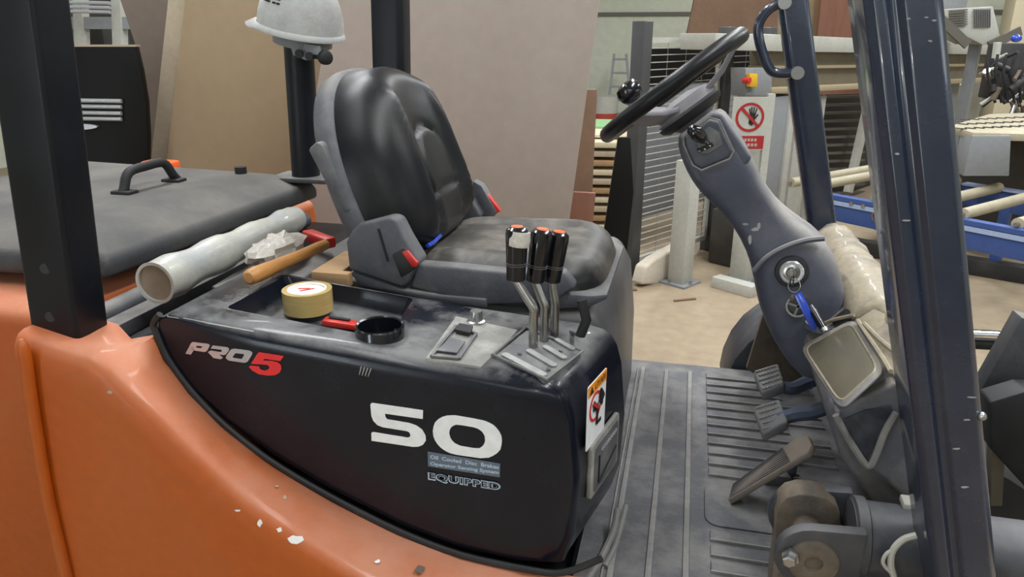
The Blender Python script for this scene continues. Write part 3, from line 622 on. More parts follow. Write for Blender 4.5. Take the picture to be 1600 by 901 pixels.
# rear hood lid
hl = [(-1.205, 1.275, 1.197), (-1.165, 2.16, 1.197), (-2.15, 2.24, 1.197), (-2.15, 1.20, 1.197)]
lid = MB()
def inset(pts, d, z): 
    cx = sum(p[0] for p in pts) / 4; cy = sum(p[1] for p in pts) / 4
    return [V((p[0] - math.copysign(d, p[0] - cx), p[1] - math.copysign(d, p[1] - cy), z)) for p in pts]
lid.loft([inset(hl, 0, 1.197), inset(hl, 0, 1.235), inset(hl, .012, 1.250), inset(hl, .10, 1.288), inset(hl, .14, 1.295)])
lid = lab(lid.build('engine_hood', M['hoodmat'], FL, bev=.012, seg=3), 'dusty dark engine hood lid')
h0, h1 = P(195, 302, Z=1.295), P(272, 283, Z=1.295)
hd = (h1 - h0).normalized()
MB().tube(smooth_path([h0 - hd * .01 - V((0, 0, .004)), h0 + V((0, 0, .012)), h0 + hd * .025 + V((0, 0, .052)), h0.lerp(h1, .5) + V((0, 0, .060)), h1 - hd * .03 + V((0, 0, .058)), h1 + V((0, 0, .018)), h1 + hd * .02 - V((0, 0, .004))], 5), .013, 10).build('hood_handle', M['rubber'], lid)
for p in (h0, h1): MB().box(p + V((0, 0, .003)), (.06, .04, .012)).build('handle_foot', M['rubber'], lid, bev=.004)
p = P(377, 273, Z=1.29); MB().cyl(p, p + V((0, 0, .025)), .018, n=14).build('hood_stop', M['rubber'], lid)
p = P(250, 251, Z=1.30); hb = lab(MB().prism(rrect(p - V((0, 0, .13)), (1, 0, 0), (0, 1, 0), .115, .07, .015), (0, 0, .13)).build('hinge_box', M['orangepl'], FL, bev=.008), 'small orange box behind the hood handle')
# channel between hood and seat: dark frame with hose
MB().box((-1.09, 1.60, 1.06), (.29, 1.06, .13)).build('rear_frame', M['pillarblack'], FL, bev=.01)
for a, b, z in (((165, 455), (232, 432), 1.165), ((170, 480), (240, 466), 1.15)):
    pass
MB().tube([V((-1.165, 1.12, 1.145)), V((-1.165, 1.6, 1.15)), V((-1.16, 2.05, 1.15))], .024, 12).build('frame_pipe', M['plastic'], FL)
MB().box((-1.10, 1.35, 1.135), (.05, .6, .04)).build('frame_bracket', M['plastic'], FL, bev=.005)
hs = MB(); 
for k in range(9): hs.ring([(.02, -.003), (.024, -.003), (.024, .003), (.02, .003)], (-.985 - k * .0, 1.06 + k * .008, 1.13), (0, 1, 0), 16)
hs.build('corrugated_hose', M['rubber'], FL)
# exhaust post
p0 = P(478, 272, Y=2.12); p1 = P(466, 60, Y=2.12)
ex = MB().cyl(p0 + V((0, 0, -.02)), p1 + (p1 - p0) * .05, .044, n=28).build('exhaust_pipe', M['pillarblack'], FL); lab(ex, 'black exhaust pipe that carries the helmet')
MB().box(p0 + V((.0, 0, -.01)), (.20, .13, .014)).build('pipe_flange', M['plastic'], ex, bev=.003)

# ---- floor plate and mat
MB().box((.24, 1.56, .715), (.80, 1.14, .06)).build('floor_plate', M['pillarblack'], FL, bev=.006)
fm = MB().box((.22, 1.56, .7475), (.74, 1.11, .006)).build('floor_mat', M['mat'], FL, bev=.002)
def mrib(x0, x1, y0, y1): MB().box(((x0 + x1) / 2, (y0 + y1) / 2, .7525), (x1 - x0, y1 - y0, .006)).build('mat_rib', M['matrib'], fm, bev=.002)
for x in (-.083, -.014, .054): mrib(x - .006, x + .006, 1.02, 2.06)
mrib(-.10, -.095, 1.02, 2.06); mrib(.54, .546, 1.3, 2.05)
yy = 1.04
k = 0
while yy < 2.03:
    if not 1.30 < yy < 1.47:
        pad = MB().box((.245 if not k % 4 == 3 else .20, yy + .018, .7525), (.29 if not k % 4 == 3 else .2, .030, .007)).build('mat_pad', M['mat'], fm, bev=.003)
        e = MB(); xa, xb = .10, .39 if not k % 4 == 3 else .30
        e.box(((xa + xb) / 2, yy + .001, .7535), (xb - xa, .004, .007)).build('mat_rib', M['matrib'], fm)
    yy += .047; k += 1
MB().prism(rrect((.235, 1.40, .7505), (1, 0, 0), (0, 1, 0), .29, .15, .03), (0, 0, .004)).build('pedal_plate', M['mat'], fm, bev=.002)
MB().prism(rrect((.28, 1.395, .7545), (1, 0, 0), (0, 1, 0), .12, .09, .02), (0, 0, .003)).build('pedal_plate', M['matrib'], fm, bev=.001)
# mat flap curled up against the console
MB().tube(smooth_path([P(965, 795, Z=.80), P(960, 825, Z=.78), P(950, 850, Z=.77), P(935, 880, Z=.76), P(915, 910, Z=.755)], 4), .007, 8).build('mat_edge', M['matrib'], fm)
MB().tube(smooth_path([P(978, 790, Z=.78), P(972, 815, Z=.77), P(962, 850, Z=.76), P(945, 885, Z=.755)], 4), .006, 8).build('mat_edge', M['matrib'], fm)

# ---- pedals
def pedal(name, pts, Yc, arm, lb):
    q = [P(a, b, Y=Yc + dy) for a, b, dy in pts]
    n = (q[1] - q[0]).cross(q[-1] - q[0]).normalized(); n = n if n.z > 0 else -n
    pd = lab(MB().prism(q, -n * .03).build(name, M['pedal'], FL, bev=.006, seg=3), lb)
    st = MB(); o = q[0]; ux = (q[1] - q[0]); uy = (q[-1] - q[0])
    for i in range(7):
        for j in range(5):
            c = o + ux * (.1 + .8 * (i + .5 * (j % 2)) / 7) + uy * (.12 + .76 * j / 4)
            st.box(c + n * .001, (.006, .006, .005))
    s = st.build('tread_stud', M['matrib'], pd); s['kind'] = 'stuff'
    MB().tube(smooth_path([P(a, b, Y=Yc + dy) for a, b, dy in arm], 4), .016, 8).build('pedal_arm', M['bluesteel'], pd)
pedal('brake_pedal', [(1177, 634, .05), (1218, 622, .07), (1232, 657, -.01), (1192, 677, -.03)], 1.50, [(1215, 655, .02), (1240, 648, .03), (1265, 645, .04), (1292, 636, .06)], 'near dusty pedal with studded pad')
pedal('inching_pedal', [(1177, 578, .05), (1216, 566, .07), (1226, 600, -.01), (1191, 613, -.03)], 1.67, [(1210, 600, .02), (1235, 607, .02), (1255, 600, .04), (1280, 590, .06)], 'far dusty pedal with studded pad')
aq = [P(1136, 781, Z=.765), P(1143, 757, Z=.765), P(1243, 682, Y=1.46), P(1262, 679, Y=1.455), P(1268, 694, Y=1.41), P(1262, 706, Y=1.395)]
an = (aq[1] - aq[0]).cross(aq[3] - aq[0]).normalized(); an = an if an.z > 0 else -an
ac = lab(MB().prism(aq, -an * .014).build('accelerator_pedal', M['accel'], FL, bev=.004), 'long ribbed accelerator pedal')
for k in range(9):
    t = .08 + .84 * k / 8; a = aq[0].lerp(aq[1], t); b = aq[5].lerp(aq[2], t)
    MB().bar(a.lerp(b, .03) + an * .0005, a.lerp(b, .80) + an * .0005, .0018, .002, an).build('pedal_ridge', M['plastic'], ac)
MB().tube([P(1240, 712, Y=1.44), P(1236, 738, Z=.765)], .012, 8).build('pedal_strut', M['bluesteel'], ac)
pq = P(1212, 750, Z=.754); MB().box(pq + V((0, 0, .012)), (.06, .04, .024)).build('pedal_sensor', M['plastic'], ac, bev=.003)

# ---- steering column
SC = 1.61
pairs = [((1058, 213), (1124, 168), .060), ((1056, 222), (1136, 170), .075), ((1062, 246), (1158, 203), .084), ((1076, 276), (1181, 246), .086), ((1094, 298), (1190, 272), .082), ((1120, 322), (1206, 298), .074), ((1142, 347), (1226, 322), .072),
         ((1162, 385), (1262, 348), .080), ((1172, 425), (1294, 366), .092), ((1178, 468), (1312, 408), .096), ((1196, 512), (1322, 462), .096), ((1225, 556), (1330, 520), .09), ((1255, 585), (1345, 560), .085)]
secs = []
for a, b, hw in pairs:
    A, B_ = P(*a, Y=SC), P(*b, Y=SC); c = (A + B_) / 2; ux = (B_ - A) / 2; row = []
    for k in range(28):
        th = 2 * pi * k / 28; e = 6.5; rad = 1 / ((abs(cos(th)) ** e + abs(sin(th)) ** e) ** (1 / e))
        row.append(c + ux * (.93 * cos(th) * rad) + V((0, 1, 0)) * (hw * sin(th) * rad))
    secs.append(row)
col = lab(MB().loft(secs).build('steering_column', M['dash'], FL, ang=60, sub=1), 'dusty grey steering column shroud')
# raised gear-lever pod on the near side
YS = SC - .086
hb_ = [(1060, 214), (1114, 173), (1128, 176), (1176, 246), (1164, 264), (1102, 294), (1084, 282), (1064, 242)]
MB().prism([P(a, b, Y=YS + .004) for a, b in hb_], (0, .04, 0)).build('column_head', M['dash'], col, bev=.014, seg=4)
pod = [(1068, 214), (1108, 184), (1124, 188), (1146, 236), (1140, 248), (1096, 266), (1082, 258), (1068, 226)]
pd_ = [P(a, b, Y=YS - .004) for a, b in pod]
MB().prism(pd_, (0, .03, 0)).build('gear_lever_pod', M['dash'], col, bev=.01, seg=3)
pd2 = [P(a, b, Y=YS - .007) for a, b in ((1086, 216), (1108, 198), (1124, 206), (1130, 226), (1108, 240), (1094, 240))]
MB().prism(pd2, (0, .01, 0)).build('gear_gate', M['plate'], col, bev=.002)
MB().prism([P(a, b, Y=YS - .0085) for a, b in ((1088, 233), (1112, 222), (1116, 228), (1092, 239))], (0, .005, 0)).build('gear_slot', M['ink'], col)
for a in ((1093, 236), (1101, 233), (1109, 228)): MB().ball(P(*a, Y=YS - .009), (.003, .003, .002), 8).build('gear_mark', M['chrome'], col)
MB().tube([P(a, b, Y=YS - .007) for a, b in pod], .0022, 6, closed=True).build('pod_rim', M['matrib'], col)
l0, l1 = P(1108, 224, Y=YS), P(1080, 202, Y=YS - .06)
gl = MB().tube([l0, l0.lerp(l1, .4)], .005, 10).build('gear_lever', M['darksteel'], col)
dl = (l1 - l0)
MB().tube([l0 + dl * .28, l0 + dl * .34, l0 + dl * .55, l0 + dl * .8, l0 + dl * .95, l0 + dl * 1.0], [.007, .0105, .0135, .0145, .0105, .004], 16).build('lever_knob', M['grip'], col)
# lower shroud collar, ignition
MB().tube(smooth_path([P(a, b, Y=SC - .093) for a, b in ((1178, 424), (1196, 404), (1222, 388), (1256, 376), (1288, 372))], 5), .006, 8).build('shroud_lip', M['dash'], col)
kq = P(1237, 425, Y=SC - .100)
ig = MB().ring([(.0155, -.004), (.024, -.004), (.024, .003), (.0215, .0055), (.0165, .005)], kq, (-.12, -1, .1), 32).build('ignition_switch', M['silver'], col)
MB().lathe([(.016, -.008), (.016, .003), (.011, .004), (.009, .009)], kq, (-.12, -1, .1)).build('ignition_barrel', M['darksteel'], col)
MB().ring([(.024, -.006), (.033, -.006), (.031, .001), (.025, .002)], kq, (-.12, -1, .1), 32).build('ignition_bezel', M['rubber'], col)
vq = P(1246, 478, Y=SC - .100)
vt_ = MB().ring([(.018, -.004), (.024, -.004), (.023, .003), (.019, .003)], vq, (-.1, -1, .1), 28)
vt_.bar(vq + V((-.02, -.001, .006)), vq + V((.02, -.001, -.006)), .005, .003, (0, 1, 0)).bar(vq + V((-.004, -.001, -.02)), vq + V((.006, -.001, .02)), .005, .003, (0, 1, 0))
vt_.build('column_vent', M['steel'], col)
# lower-left shroud leg (dark) reaching behind the dash
# ---- steering wheel
w0, w1 = P(947, 213, Y=SC), P(1162, 52, Y=SC); wc = (w0 + w1) / 2; R = (w1 - w0).length / 2 - .006
wt = (w1 - w0).normalized(); wn = V((-wt.z, 0, wt.x)).normalized()
# tip the plane a little so that the rim shows its underside
vd = (wc - CAM).normalized(); ws = (vd - wt * vd.dot(wt)).normalized(); wn = wt.cross(ws); wn = wn if wn.z > 0 else -wn
wn = (wn + ws * .03).normalized(); ws = wn.cross(wt).normalized()
rim = [wc + wt * (R * cos(2 * pi * k / 48)) + ws * (R * sin(2 * pi * k / 48)) for k in range(48)]
wheel = lab(MB().tube(rim, .0162, 14, closed=True).build('steering_wheel', M['vinyl'], FL), 'black steering wheel with spinner knob')
hub = wc - wn * .055
MB().lathe([(.012, -.045), (.04, -.032), (.062, -.012), (.070, 0), (.058, .02), (.02, .030)], hub, wn, 28).build('wheel_hub', M['spoke'], wheel)
MB().lathe([(.058, -.024), (.070, -.016), (.074, -.006)], hub, wn, 32).build('hub_disc', M['rubber'], wheel)
for an_ in (0, 125, 235):
    a = radians(an_); e = wt * cos(a) + ws * sin(a)
    sd = wn.cross(e); pts = []
    for t, wd_, hh_ in ((0, .07, -.050), (.3, .062, -.048), (.6, .05, -.034), (.85, .04, -.012), (1.0, .034, -.002)):
        c = wc + e * (R * t) + wn * hh_; pts.append([c + sd * wd_ / 2 + wn * .006, c - sd * wd_ / 2 + wn * .006, c - sd * wd_ / 2 - wn * .006, c + sd * wd_ / 2 - wn * .006])
    MB().loft(pts).build('wheel_spoke', M['spoke'], wheel, bev=.003)
# column shaft from shroud top to hub
MB().tube([P(1098, 200, Y=SC), hub - wn * .03], .024, 14).build('column_shaft', M['rubber'], col)
kb = P(1004, 168, Y=SC - .08); kt = P(983, 143, Y=SC - .08); dk = (kt - kb)
sk = MB().tube([kb - dk * .1, kb + dk * .25, kb + dk * .45, kb + dk * .55, kb + dk * .8, kb + dk * 1.1, kb + dk * 1.35, kb + dk * 1.45, kb + dk * 1.48], [.010, .008, .011, .019, .0245, .026, .021, .012, .004], 20).build('spinner_knob', M['grip'], wheel)

# ---- dashboard cowl
prof = [(.262, 1.098), (.268, 1.112), (.375, 1.222), (.395, 1.228), (.42, 1.21), (.50, 1.02), (.52, .77), (.50, .76), (.42, .85), (.30, 1.00)]
dash = MB().prism([(x, 1.215, z) for x, z in prof], (0, .86, 0)).build('dashboard', M['dashdust'], FL, bev=.012, seg=3)
sl = V((.107, 0, .110)).normalized(); sn = V((-sl.z, 0, sl.x))
def onslope(x, y, lift=.002):
    o = V((.268, 1.2, 1.112)) + sn * lift; d = ray(x, y); return CAM + d * ((o - CAM).dot(sn) / d.dot(sn))
rc = [onslope(1258, 546), onslope(1333, 506), onslope(1376, 578), onslope(1316, 634)]
def shrink(q, f): c = sum(q, V()) / len(q); return [c + (p - c) * f for p in q]
def roundquad(q, f=.16, n=4):
    o = []
    for i_ in range(len(q)):
        c, a, b = q[i_], q[i_ - 1], q[(i_ + 1) % len(q)]; p0_, p1_ = c.lerp(a, f), c.lerp(b, f)
        for k in range(n + 1):
            t = k / n; o.append(p0_ * (1 - t) ** 2 + c * (2 * t * (1 - t)) + p1_ * t * t)
    return o
MB().prism(roundquad(shrink(rc, 1.14)), sn * .004).build('panel_frame', M['dashdust'], dash, bev=.003)
MB().tube([p + sn * .004 for p in roundquad(shrink(rc, .98))], .0022, 6, closed=True).build('panel_rim', M['film'], dash)
MB().prism([p + sn * .003 for p in roundquad(shrink(rc, .97))], sn * .002).build('panel_window', M['filmclear'], dash, bev=.001)
# film over the forward ridge
fm_ = []
for yk in range(40):
    y = 1.20 + (2.03 - 1.20) * yk / 39; j = lambda s: random.uniform(-1, 1) * s * 1.1
    wz = 0 if y < 1.42 else 1
    fm_.append([V((.355 - .05 * wz + j(.006), y, 1.212 - .05 * wz + j(.004))), V((.372 - .012 * wz + j(.005), y, 1.236 + j(.004))), V((.412 + j(.005), y, 1.238 + j(.004))), V((.445 + j(.008), y, 1.205 + j(.006))), V((.475 + j(.006), y, 1.10)), V((.44, y, 1.10)), V((.40, y, 1.19))])
lab(MB().loft(fm_).build('protective_film', M['film'], dash, sub=1, ang=60), 'torn dusty protective film on the dashboard ridge')
for pts in (((1340, 500), (1360, 530), (1380, 560), (1392, 580)), ((1350, 505), (1375, 530), (1410, 560), (1425, 585)), ((1275, 512), (1300, 500), (1335, 492))):
    MB().tube(smooth_path([onslope(a, b, .010) for a, b in pts], 4), .004, 6).build('film_fold', M['film'], dash)
MB().prism([onslope(a, b, .004) for a, b in ((1342, 500), (1368, 484), (1402, 500), (1424, 548), (1430, 606), (1400, 590), (1384, 570))], sn * .004).build('film_sheet', M['film'], dash, bev=.002)
# pen tray / cup recess on the slope top
cupc = onslope(1283, 512, .004); 
MB().ring([(.026, 0), (.033, 0), (.031, .010), (.027, .010)], cupc, (0, 0, 1), 28).build('pen_cup', M['dash'], dash)
MB().lathe([(.027, -.002), (.027, .004)], cupc, (0, 0, 1)).build('cup_bottom', M['ink'], dash)
# near end of the dash
de = [(1303, 646), (1352, 620), (1400, 596), (1428, 640), (1432, 775), (1412, 782), (1385, 752), (1358, 732), (1330, 700)]
dq = [P(a, b, Y=1.19) for a, b in de]
dend = MB().prism(dq, (0, .05, 0)).build('dashboard_end', M['dashdust'], FL, bev=.008, seg=3)
MB().prism([P(a, b, Y=1.188) for a, b in ((1316, 655), (1350, 640), (1392, 632), (1398, 648), (1350, 722), (1335, 694))], (0, -.003, 0)).build('end_pocket', M['pocket'], dend, bev=.001)  # raised dark plate, the pocket's shade is put into its colour
MB().tube(smooth_path([P(a, b, Y=1.183) for a, b in ((1306, 648), (1318, 672), (1336, 702), (1356, 728), (1368, 712), (1382, 676), (1400, 645))], 4), .006, 8).build('pocket_rim', M['matrib'], dend)
lab(MB().prism([P(a, b, Y=1.16 + .006 * ((k_ * 7) % 3)) for k_, (a, b) in enumerate(((1404, 585), (1424, 582), (1430, 625), (1436, 660), (1437, 692), (1428, 705), (1424, 680), (1414, 690), (1408, 650), (1412, 620)))], (0, .012, 0)).build('hanging_film', M['film'], dash, ang=20), 'strip of torn film hanging beside the pillar')
MB().prism(rrect(onslope(1318, 497, .003), sl, (0, 1, 0), .045, .06, .02), sn * .002).build('recess_shade', M['ink'], dash)  # flat black patch stands in for the shade in the hollow
# ---- tilt cylinder
TY = 1.11
ax0, ax1 = P(1325, 836, Y=TY), P(1640, 868, Y=TY); ax1.z = ax0.z
tc = lab(MB().cyl(ax0, ax0 + V((.75, 0, 0)), .060, n=36).build('tilt_cylinder', M['cyl'], FL), 'dusty tilt cylinder with clevis end')
MB().ring([(.058, 0), (.066, .004), (.066, .02), (.058, .024)], ax0, (1, 0, 0), 36).build('cylinder_collar', M['cyl'], tc)
for k in (-1, 1):
    pts = [V((ax0.x + .01, TY + k * .045, ax0.z + .052)), V((ax0.x + .01, TY + k * .045, ax0.z - .052))]
    c = V((ax0.x - .065, TY + k * .045, ax0.z - .008)); rr2 = .055
    pts += [c + V((rr2 * cos(radians(a)), 0, rr2 * sin(radians(a)))) for a in range(260, 80, -15)]
    MB().prism(pts, (0, .022 * k, 0)).build('clevis_ear', M['cyl'], tc, bev=.004)
pc = V((ax0.x - .062, TY - .066, ax0.z - .01))
MB().ring([(.012, -.004), (.040, -.004), (.038, .006), (.030, .010), (.014, .008)], pc, (0, -1, 0), 32).build('pin_washer', M['rust'], tc)
MB().cyl(pc + V((0, -.002, 0)), pc + V((0, .16, 0)), .024, n=24).build('clevis_pin', M['rust'], tc)
bq = P(1236, 868, Y=TY - .075); MB().lathe([(.014, -.002), (.014, .006), (.0105, .006), (.0105, .018), (.008, .020)], bq, (-.3, -1, 0), 6).build('clevis_bolt', M['steel'], tc)
br = [P(a, b, Y=TY + .02) for a, b in ((1204, 905), (1210, 860), (1212, 806), (1218, 788), (1230, 777), (1250, 772), (1272, 774), (1292, 779), (1308, 790), (1314, 806), (1320, 905), (1320, 980), (1200, 980))]
MB().prism(br, (0, .05, 0)).build('cylinder_bracket', M['rust'], FL, bev=.006)
br2 = [P(a, b, Y=TY - .055) for a, b in ((1228, 880), (1300, 876), (1330, 905), (1330, 960), (1205, 960), (1212, 900))]
MB().prism(br2, (0, .04, 0)).build('cylinder_bracket', M['rust'], FL, bev=.006)
cabp = [P(a, b, Y=TY - .075) for a, b in ((1432, 836), (1412, 842), (1396, 858), (1392, 880), (1398, 905))]
lab(MB().tube(smooth_path(cabp, 5), .005, 8).build('cylinder_cable', M['pgrey'], tc), 'loose pale cable beside the pillar')
MB().tube(smooth_path([P(a, b, Y=TY - .075) for a, b in ((1396, 858), (1384, 866), (1380, 880), (1392, 894))], 5), .003, 8).build('cylinder_cable', M['pgrey'], tc)
MB().box((ax0.x + .12, TY + .02, ax0.z + .063), (.09, .03, .012)).build('cylinder_plate', M['pgrey'], tc, bev=.003)
# ---- mast side at the right edge
mr = lab(MB().prism([P(a, b, Y=1.45) for a, b in ((1546, 628), (1600, 612), (1700, 612), (1700, 800), (1610, 770), (1548, 702))], (0, .06, 0)).build('mast_plate', M['rubber'], FL, bev=.006), 'dark mast plate beyond the near pillar')
MB().bar(P(1552, 625, Y=1.60), P(1625, 500, Y=1.60), .09, .05, (0, 1, 0)).build('mast_brace', M['plastic'], FL, bev=.004)
mc = MB().cyl(P(1500, 520, Y=1.85), P(1640, 527, Y=1.85), .011, n=18).build('tilt_rod', M['chrome'], FL); lab(mc, 'chrome rod beyond the near pillar')
MB().cyl(P(1500, 535, Y=1.86), P(1640, 542, Y=1.86), .014, n=18).build('hydraulic_pipe', M['rubber'], FL)
MB().prism([P(a, b, Y=1.55) for a, b in ((1550, 690), (1571, 690), (1566, 790), (1548, 790))], (0, .03, 0)).build('floor_gap_strip', M['beam'], FL)  # added tan strip standing in for floor seen through the mast gap
# far front fender arch and rusty toe bracket
fc = P(1215, 590, Y=2.16)
fa_ = MB()
prf = []
for k in range(13):
    a = radians(180 - 180 * k / 12); prf.append(V((fc.x + .04 + .2 * cos(a), 2.13, .64 + .27 * sin(a))))
fa_.prism(prf, (0, .25, 0)).build('front_fender', M['cyl'], FL, bev=.01)
MB().prism([P(a, b, Y=2.0) for a, b in ((1192, 492), (1214, 490), (1240, 560), (1262, 610), (1220, 612), (1166, 576))], (0, .02, 0)).build('toe_bracket', M['rust'], FL, bev=.003)
# chassis and wheels below the frame
MB().box((-.3, 1.56, .50), (2.0, .9, .36)).build('chassis', M['pillarblack'], FL, bev=.02)
MB().box((.15, 1.02, .40), (.5, .16, .04)).build('entry_step', M['pillarblack'], FL, bev=.006)
def wheel_at(x, y, r, wd):
    t = MB().lathe([(r * .55, -wd / 2), (r * .93, -wd / 2), (r, -wd * .35), (r, wd * .35), (r * .93, wd / 2), (r * .55, wd / 2)], (x, y, r), (0, 1, 0), 40).build('tyre', M['tyre'], FL)
    MB().lathe([(r * .2, -wd * .3), (r * .56, -wd * .42), (r * .56, wd * .42), (r * .2, wd * .3)], (x, y, r), (0, 1, 0), 32).build('rim', M['orange'], t)
for y in (1.45, 1.9): wheel_at(-1.5, y, .33, .2)
for y in (1.15, 2.0): wheel_at(.72, y, .34, .24)

from mathutils.bvhtree import BVHTree
def patch(ob, name, m, pts, lift=.0006):       # a thin flake laid on a surface
    off = V((0, 0, 0)); q = ob
    while q is not None: off += q.location; q = q.parent
    t = BVHTree.FromPolygons([v.co + off for v in ob.data.vertices], [p.vertices for p in ob.data.polygons]); hits = []
    for x, y in pts:
        h_ = t.ray_cast(CAM, ray(x, y).normalized())
        if h_[0] is None: return
        n = h_[1] if h_[1].dot(ray(x, y)) < 0 else -h_[1]; hits.append((h_[0], n))
    nn = sum((n for _, n in hits), V()).normalized()
    MB().prism([p + nn * lift for p, _ in hits], nn * .0005).build(name, m, ob)
def blob(x, y, rx, ry, n=9, seed=1):
    r_ = random.Random(seed); return [(x + rx * cos(2 * pi * k / n) * r_.uniform(.6, 1.2), y + ry * sin(2 * pi * k / n) * r_.uniform(.6, 1.2)) for k in range(n)]
for i_, (x, y, rx, ry) in enumerate(((462, 843, 12, 8), (437, 827, 5, 4), (406, 817, 4, 6), (372, 797, 5, 2), (590, 877, 5, 3), (172, 612, 4, 3), (250, 618, 4, 3), (432, 760, 4, 2), (445, 777, 3, 4))):
    patch(body, 'paint_chip', M['card'] if i_ < 5 else M['pale'], blob(x, y, rx, ry, seed=i_))
patch(body, 'paint_chip', M['rust'], blob(656, 889, 9, 7, seed=40))
patch(console, 'scratch', M['slot'], [(262, 492), (300, 499), (397, 517), (397, 519), (300, 501), (262, 495)])
for i_, (x, y, rx, ry) in enumerate(((1180, 358, 7, 3), (1186, 352, 3, 5), (1172, 374, 3, 7), (1164, 350, 5, 2))): patch(col, 'scratch', M['slot'], blob(x, y, rx, ry, seed=90 + i_), .001)
for k in range(4): patch(console, 'scratch', M['slot'], [(564 + k * 5, 572 + k), (566 + k * 5, 572 + k), (562 + k * 4.6, 585 + k), (561 + k * 4.6, 585 + k)])
for i_, (x, y) in enumerate(((1420, 29), (1447, 27), (1459, 32), (1453, 64), (1402, 240), (1416, 344), (1495, 700), (1510, 655), (1518, 620), (1507, 760))):
    patch(fnp, 'paint_scuff', M['slot'], blob(x, y, 4 if i_ < 5 else 7, 1.6, seed=60 + i_))

# ------------------------------------------------------------------ things lying on the forklift
# tape roll in the tray
tz = zt(-.7) - .042
tcn = P(475, 501, Z=tz + .001); tcn.y += .036; tcn.x -= .008; tz = zt(tcn.x - .05) - .037; tcn.z = tz + .001
tt = thing('tape_roll', 'tan packing tape roll standing in the console tray', 'tape', (tcn.x, tcn.y, tz + .001))
MB().ring([(.037, 0), (.0475, 0), (.0475, .043), (.037, .043)], tcn, n=48).build('tape', M['tape'], tt)
MB().ring([(.034, .0), (.0372, 0), (.0372, .0435), (.034, .0435)], tcn, n=40).build('core', M['card'], tt)
MB().lathe([(.034, .036), (.034, .039)], tcn, n=32).build('label_disc', M['card'], tt)
ti = MB()
for a, b in (((-.012, -.006), (.008, .014)), ((-.022, .006), (.0, .012))): ti.bar((tcn.x + a[0], tcn.y + a[1], tcn.z + .0396), (tcn.x + b[0], tcn.y + b[1], tcn.z + .0396), .005, .0006)
ti.build('red_print', M['redink'], tt)
# red cutter in the tray
c0, c1 = P(506, 501, Z=zt(-.62) - .030), P(592, 514, Z=zt(-.5) - .030)
ck = thing('utility_knife', 'red utility knife lying in the console tray behind the cup ring', 'knife', c0)
ckd = (c1 - c0).normalized()
MB().bar(c0, c1, .024, .012).build('handle', M['red'], ck, bev=.003)
MB().bar(c0 + ckd * .01 + V((0, .004, .007)), c0 + ckd * .05 + V((0, .004, .007)), .008, .004).build('slider', M['ink'], ck)
# stretch film roll
s0, s1 = P(247, 440, Z=1.235), P(462, 341, Z=1.235); sdir = (s1 - s0).normalized()
sr = thing('stretch_film_roll', 'whitish stretch film roll lying behind the seat beside the engine hood', 'film roll', s0)
rr3 = []; L3 = (s1 - s0).length; npt = 26
pts3 = [s0 + sdir * (L3 * k / (npt - 1)) for k in range(npt)]
rad3 = [.043 + .003 * sin(k * .9) - .010 * (k / npt) + random.uniform(-.0015, .0015) for k in range(npt)]
MB().tube(pts3, rad3, 24).build('film_winding', M['filmroll'], sr)
MB().ring([(.037, -.004), (.0425, -.002), (.0435, .01), (.037, .01)], s0, -sdir, 32).build('film_end', M['filmroll'], sr)
MB().cyl(s0 - sdir * .005, s0 + sdir * .02, .0375, n=32).build('core', M['filmcore'], sr)
MB().cyl(s1, s1 + sdir * .012, .024, n=28).build('core', M['filmcore'], sr)
# crumpled film scrap
cr = []; cb = P(432, 388, Z=1.238)
for j in range(1, 9):
    ph = pi * j / 9; row = []
    for k in range(18):
        th = 2 * pi * k / 18; q = V((.045 * sin(ph) * cos(th), .10 * sin(ph) * sin(th), -.03 * cos(ph))) * random.uniform(.8, 1.2); row.append(cb + q)
    cr.append(row)
tag(MB().loft(cr).build('crumpled_film', M['crumple'], ang=25), 'crumpled whitish film scrap between the film roll and the hammer handle', 'film')
# hammer: wooden handle with a red head
a0, a1 = P(388, 434, Z=1.262), P(508, 382, Z=1.238)
hm = thing('hammer', 'wooden handled hammer with red head lying behind the console', 'hammer', a0)
hdv = (a1 - a0)
MB().tube([a0, a0 + hdv * .02, a0 + hdv * .1, a0 + hdv * .3, a0 + hdv * .6, a0 + hdv * .9, a0 + hdv], [.010, .0155, .0165, .0145, .012, .013, .012], 14).build('handle', M['wood'], hm)
b0_, b1_ = P(480, 366, Z=1.234), P(517, 380, Z=1.234)
MB().bar(b0_, b1_, .03, .026).build('head', M['red'], hm, bev=.005)
# pale wooden block
bx0, bx1 = P(486, 436, Y=1.335).x, P(545, 450, Y=1.335).x
bz0, bz1 = 1.2, P(486, 424, Y=1.335).z
tag(MB().prism([(bx0, 1.335, bz0), (bx1, 1.335, bz0), (bx1, 1.358, bz0), (-.692, 1.358, bz0), (-.692, 1.50, bz0), (bx0, 1.50, bz0)], (0, 0, bz1 - bz0)).build('wood_block', M['block'], bev=.003), 'pale sawn wooden block wedged beside the seat base', 'wood')
# dark rag clutter under hammer
MB().prism([P(a, b, Z=1.185) for a, b in ((330, 455), (420, 400), (520, 400), (540, 440), (480, 450), (390, 470))], (0, 0, .012)).build('console_ledge', M['plastic'], FL, bev=.006)
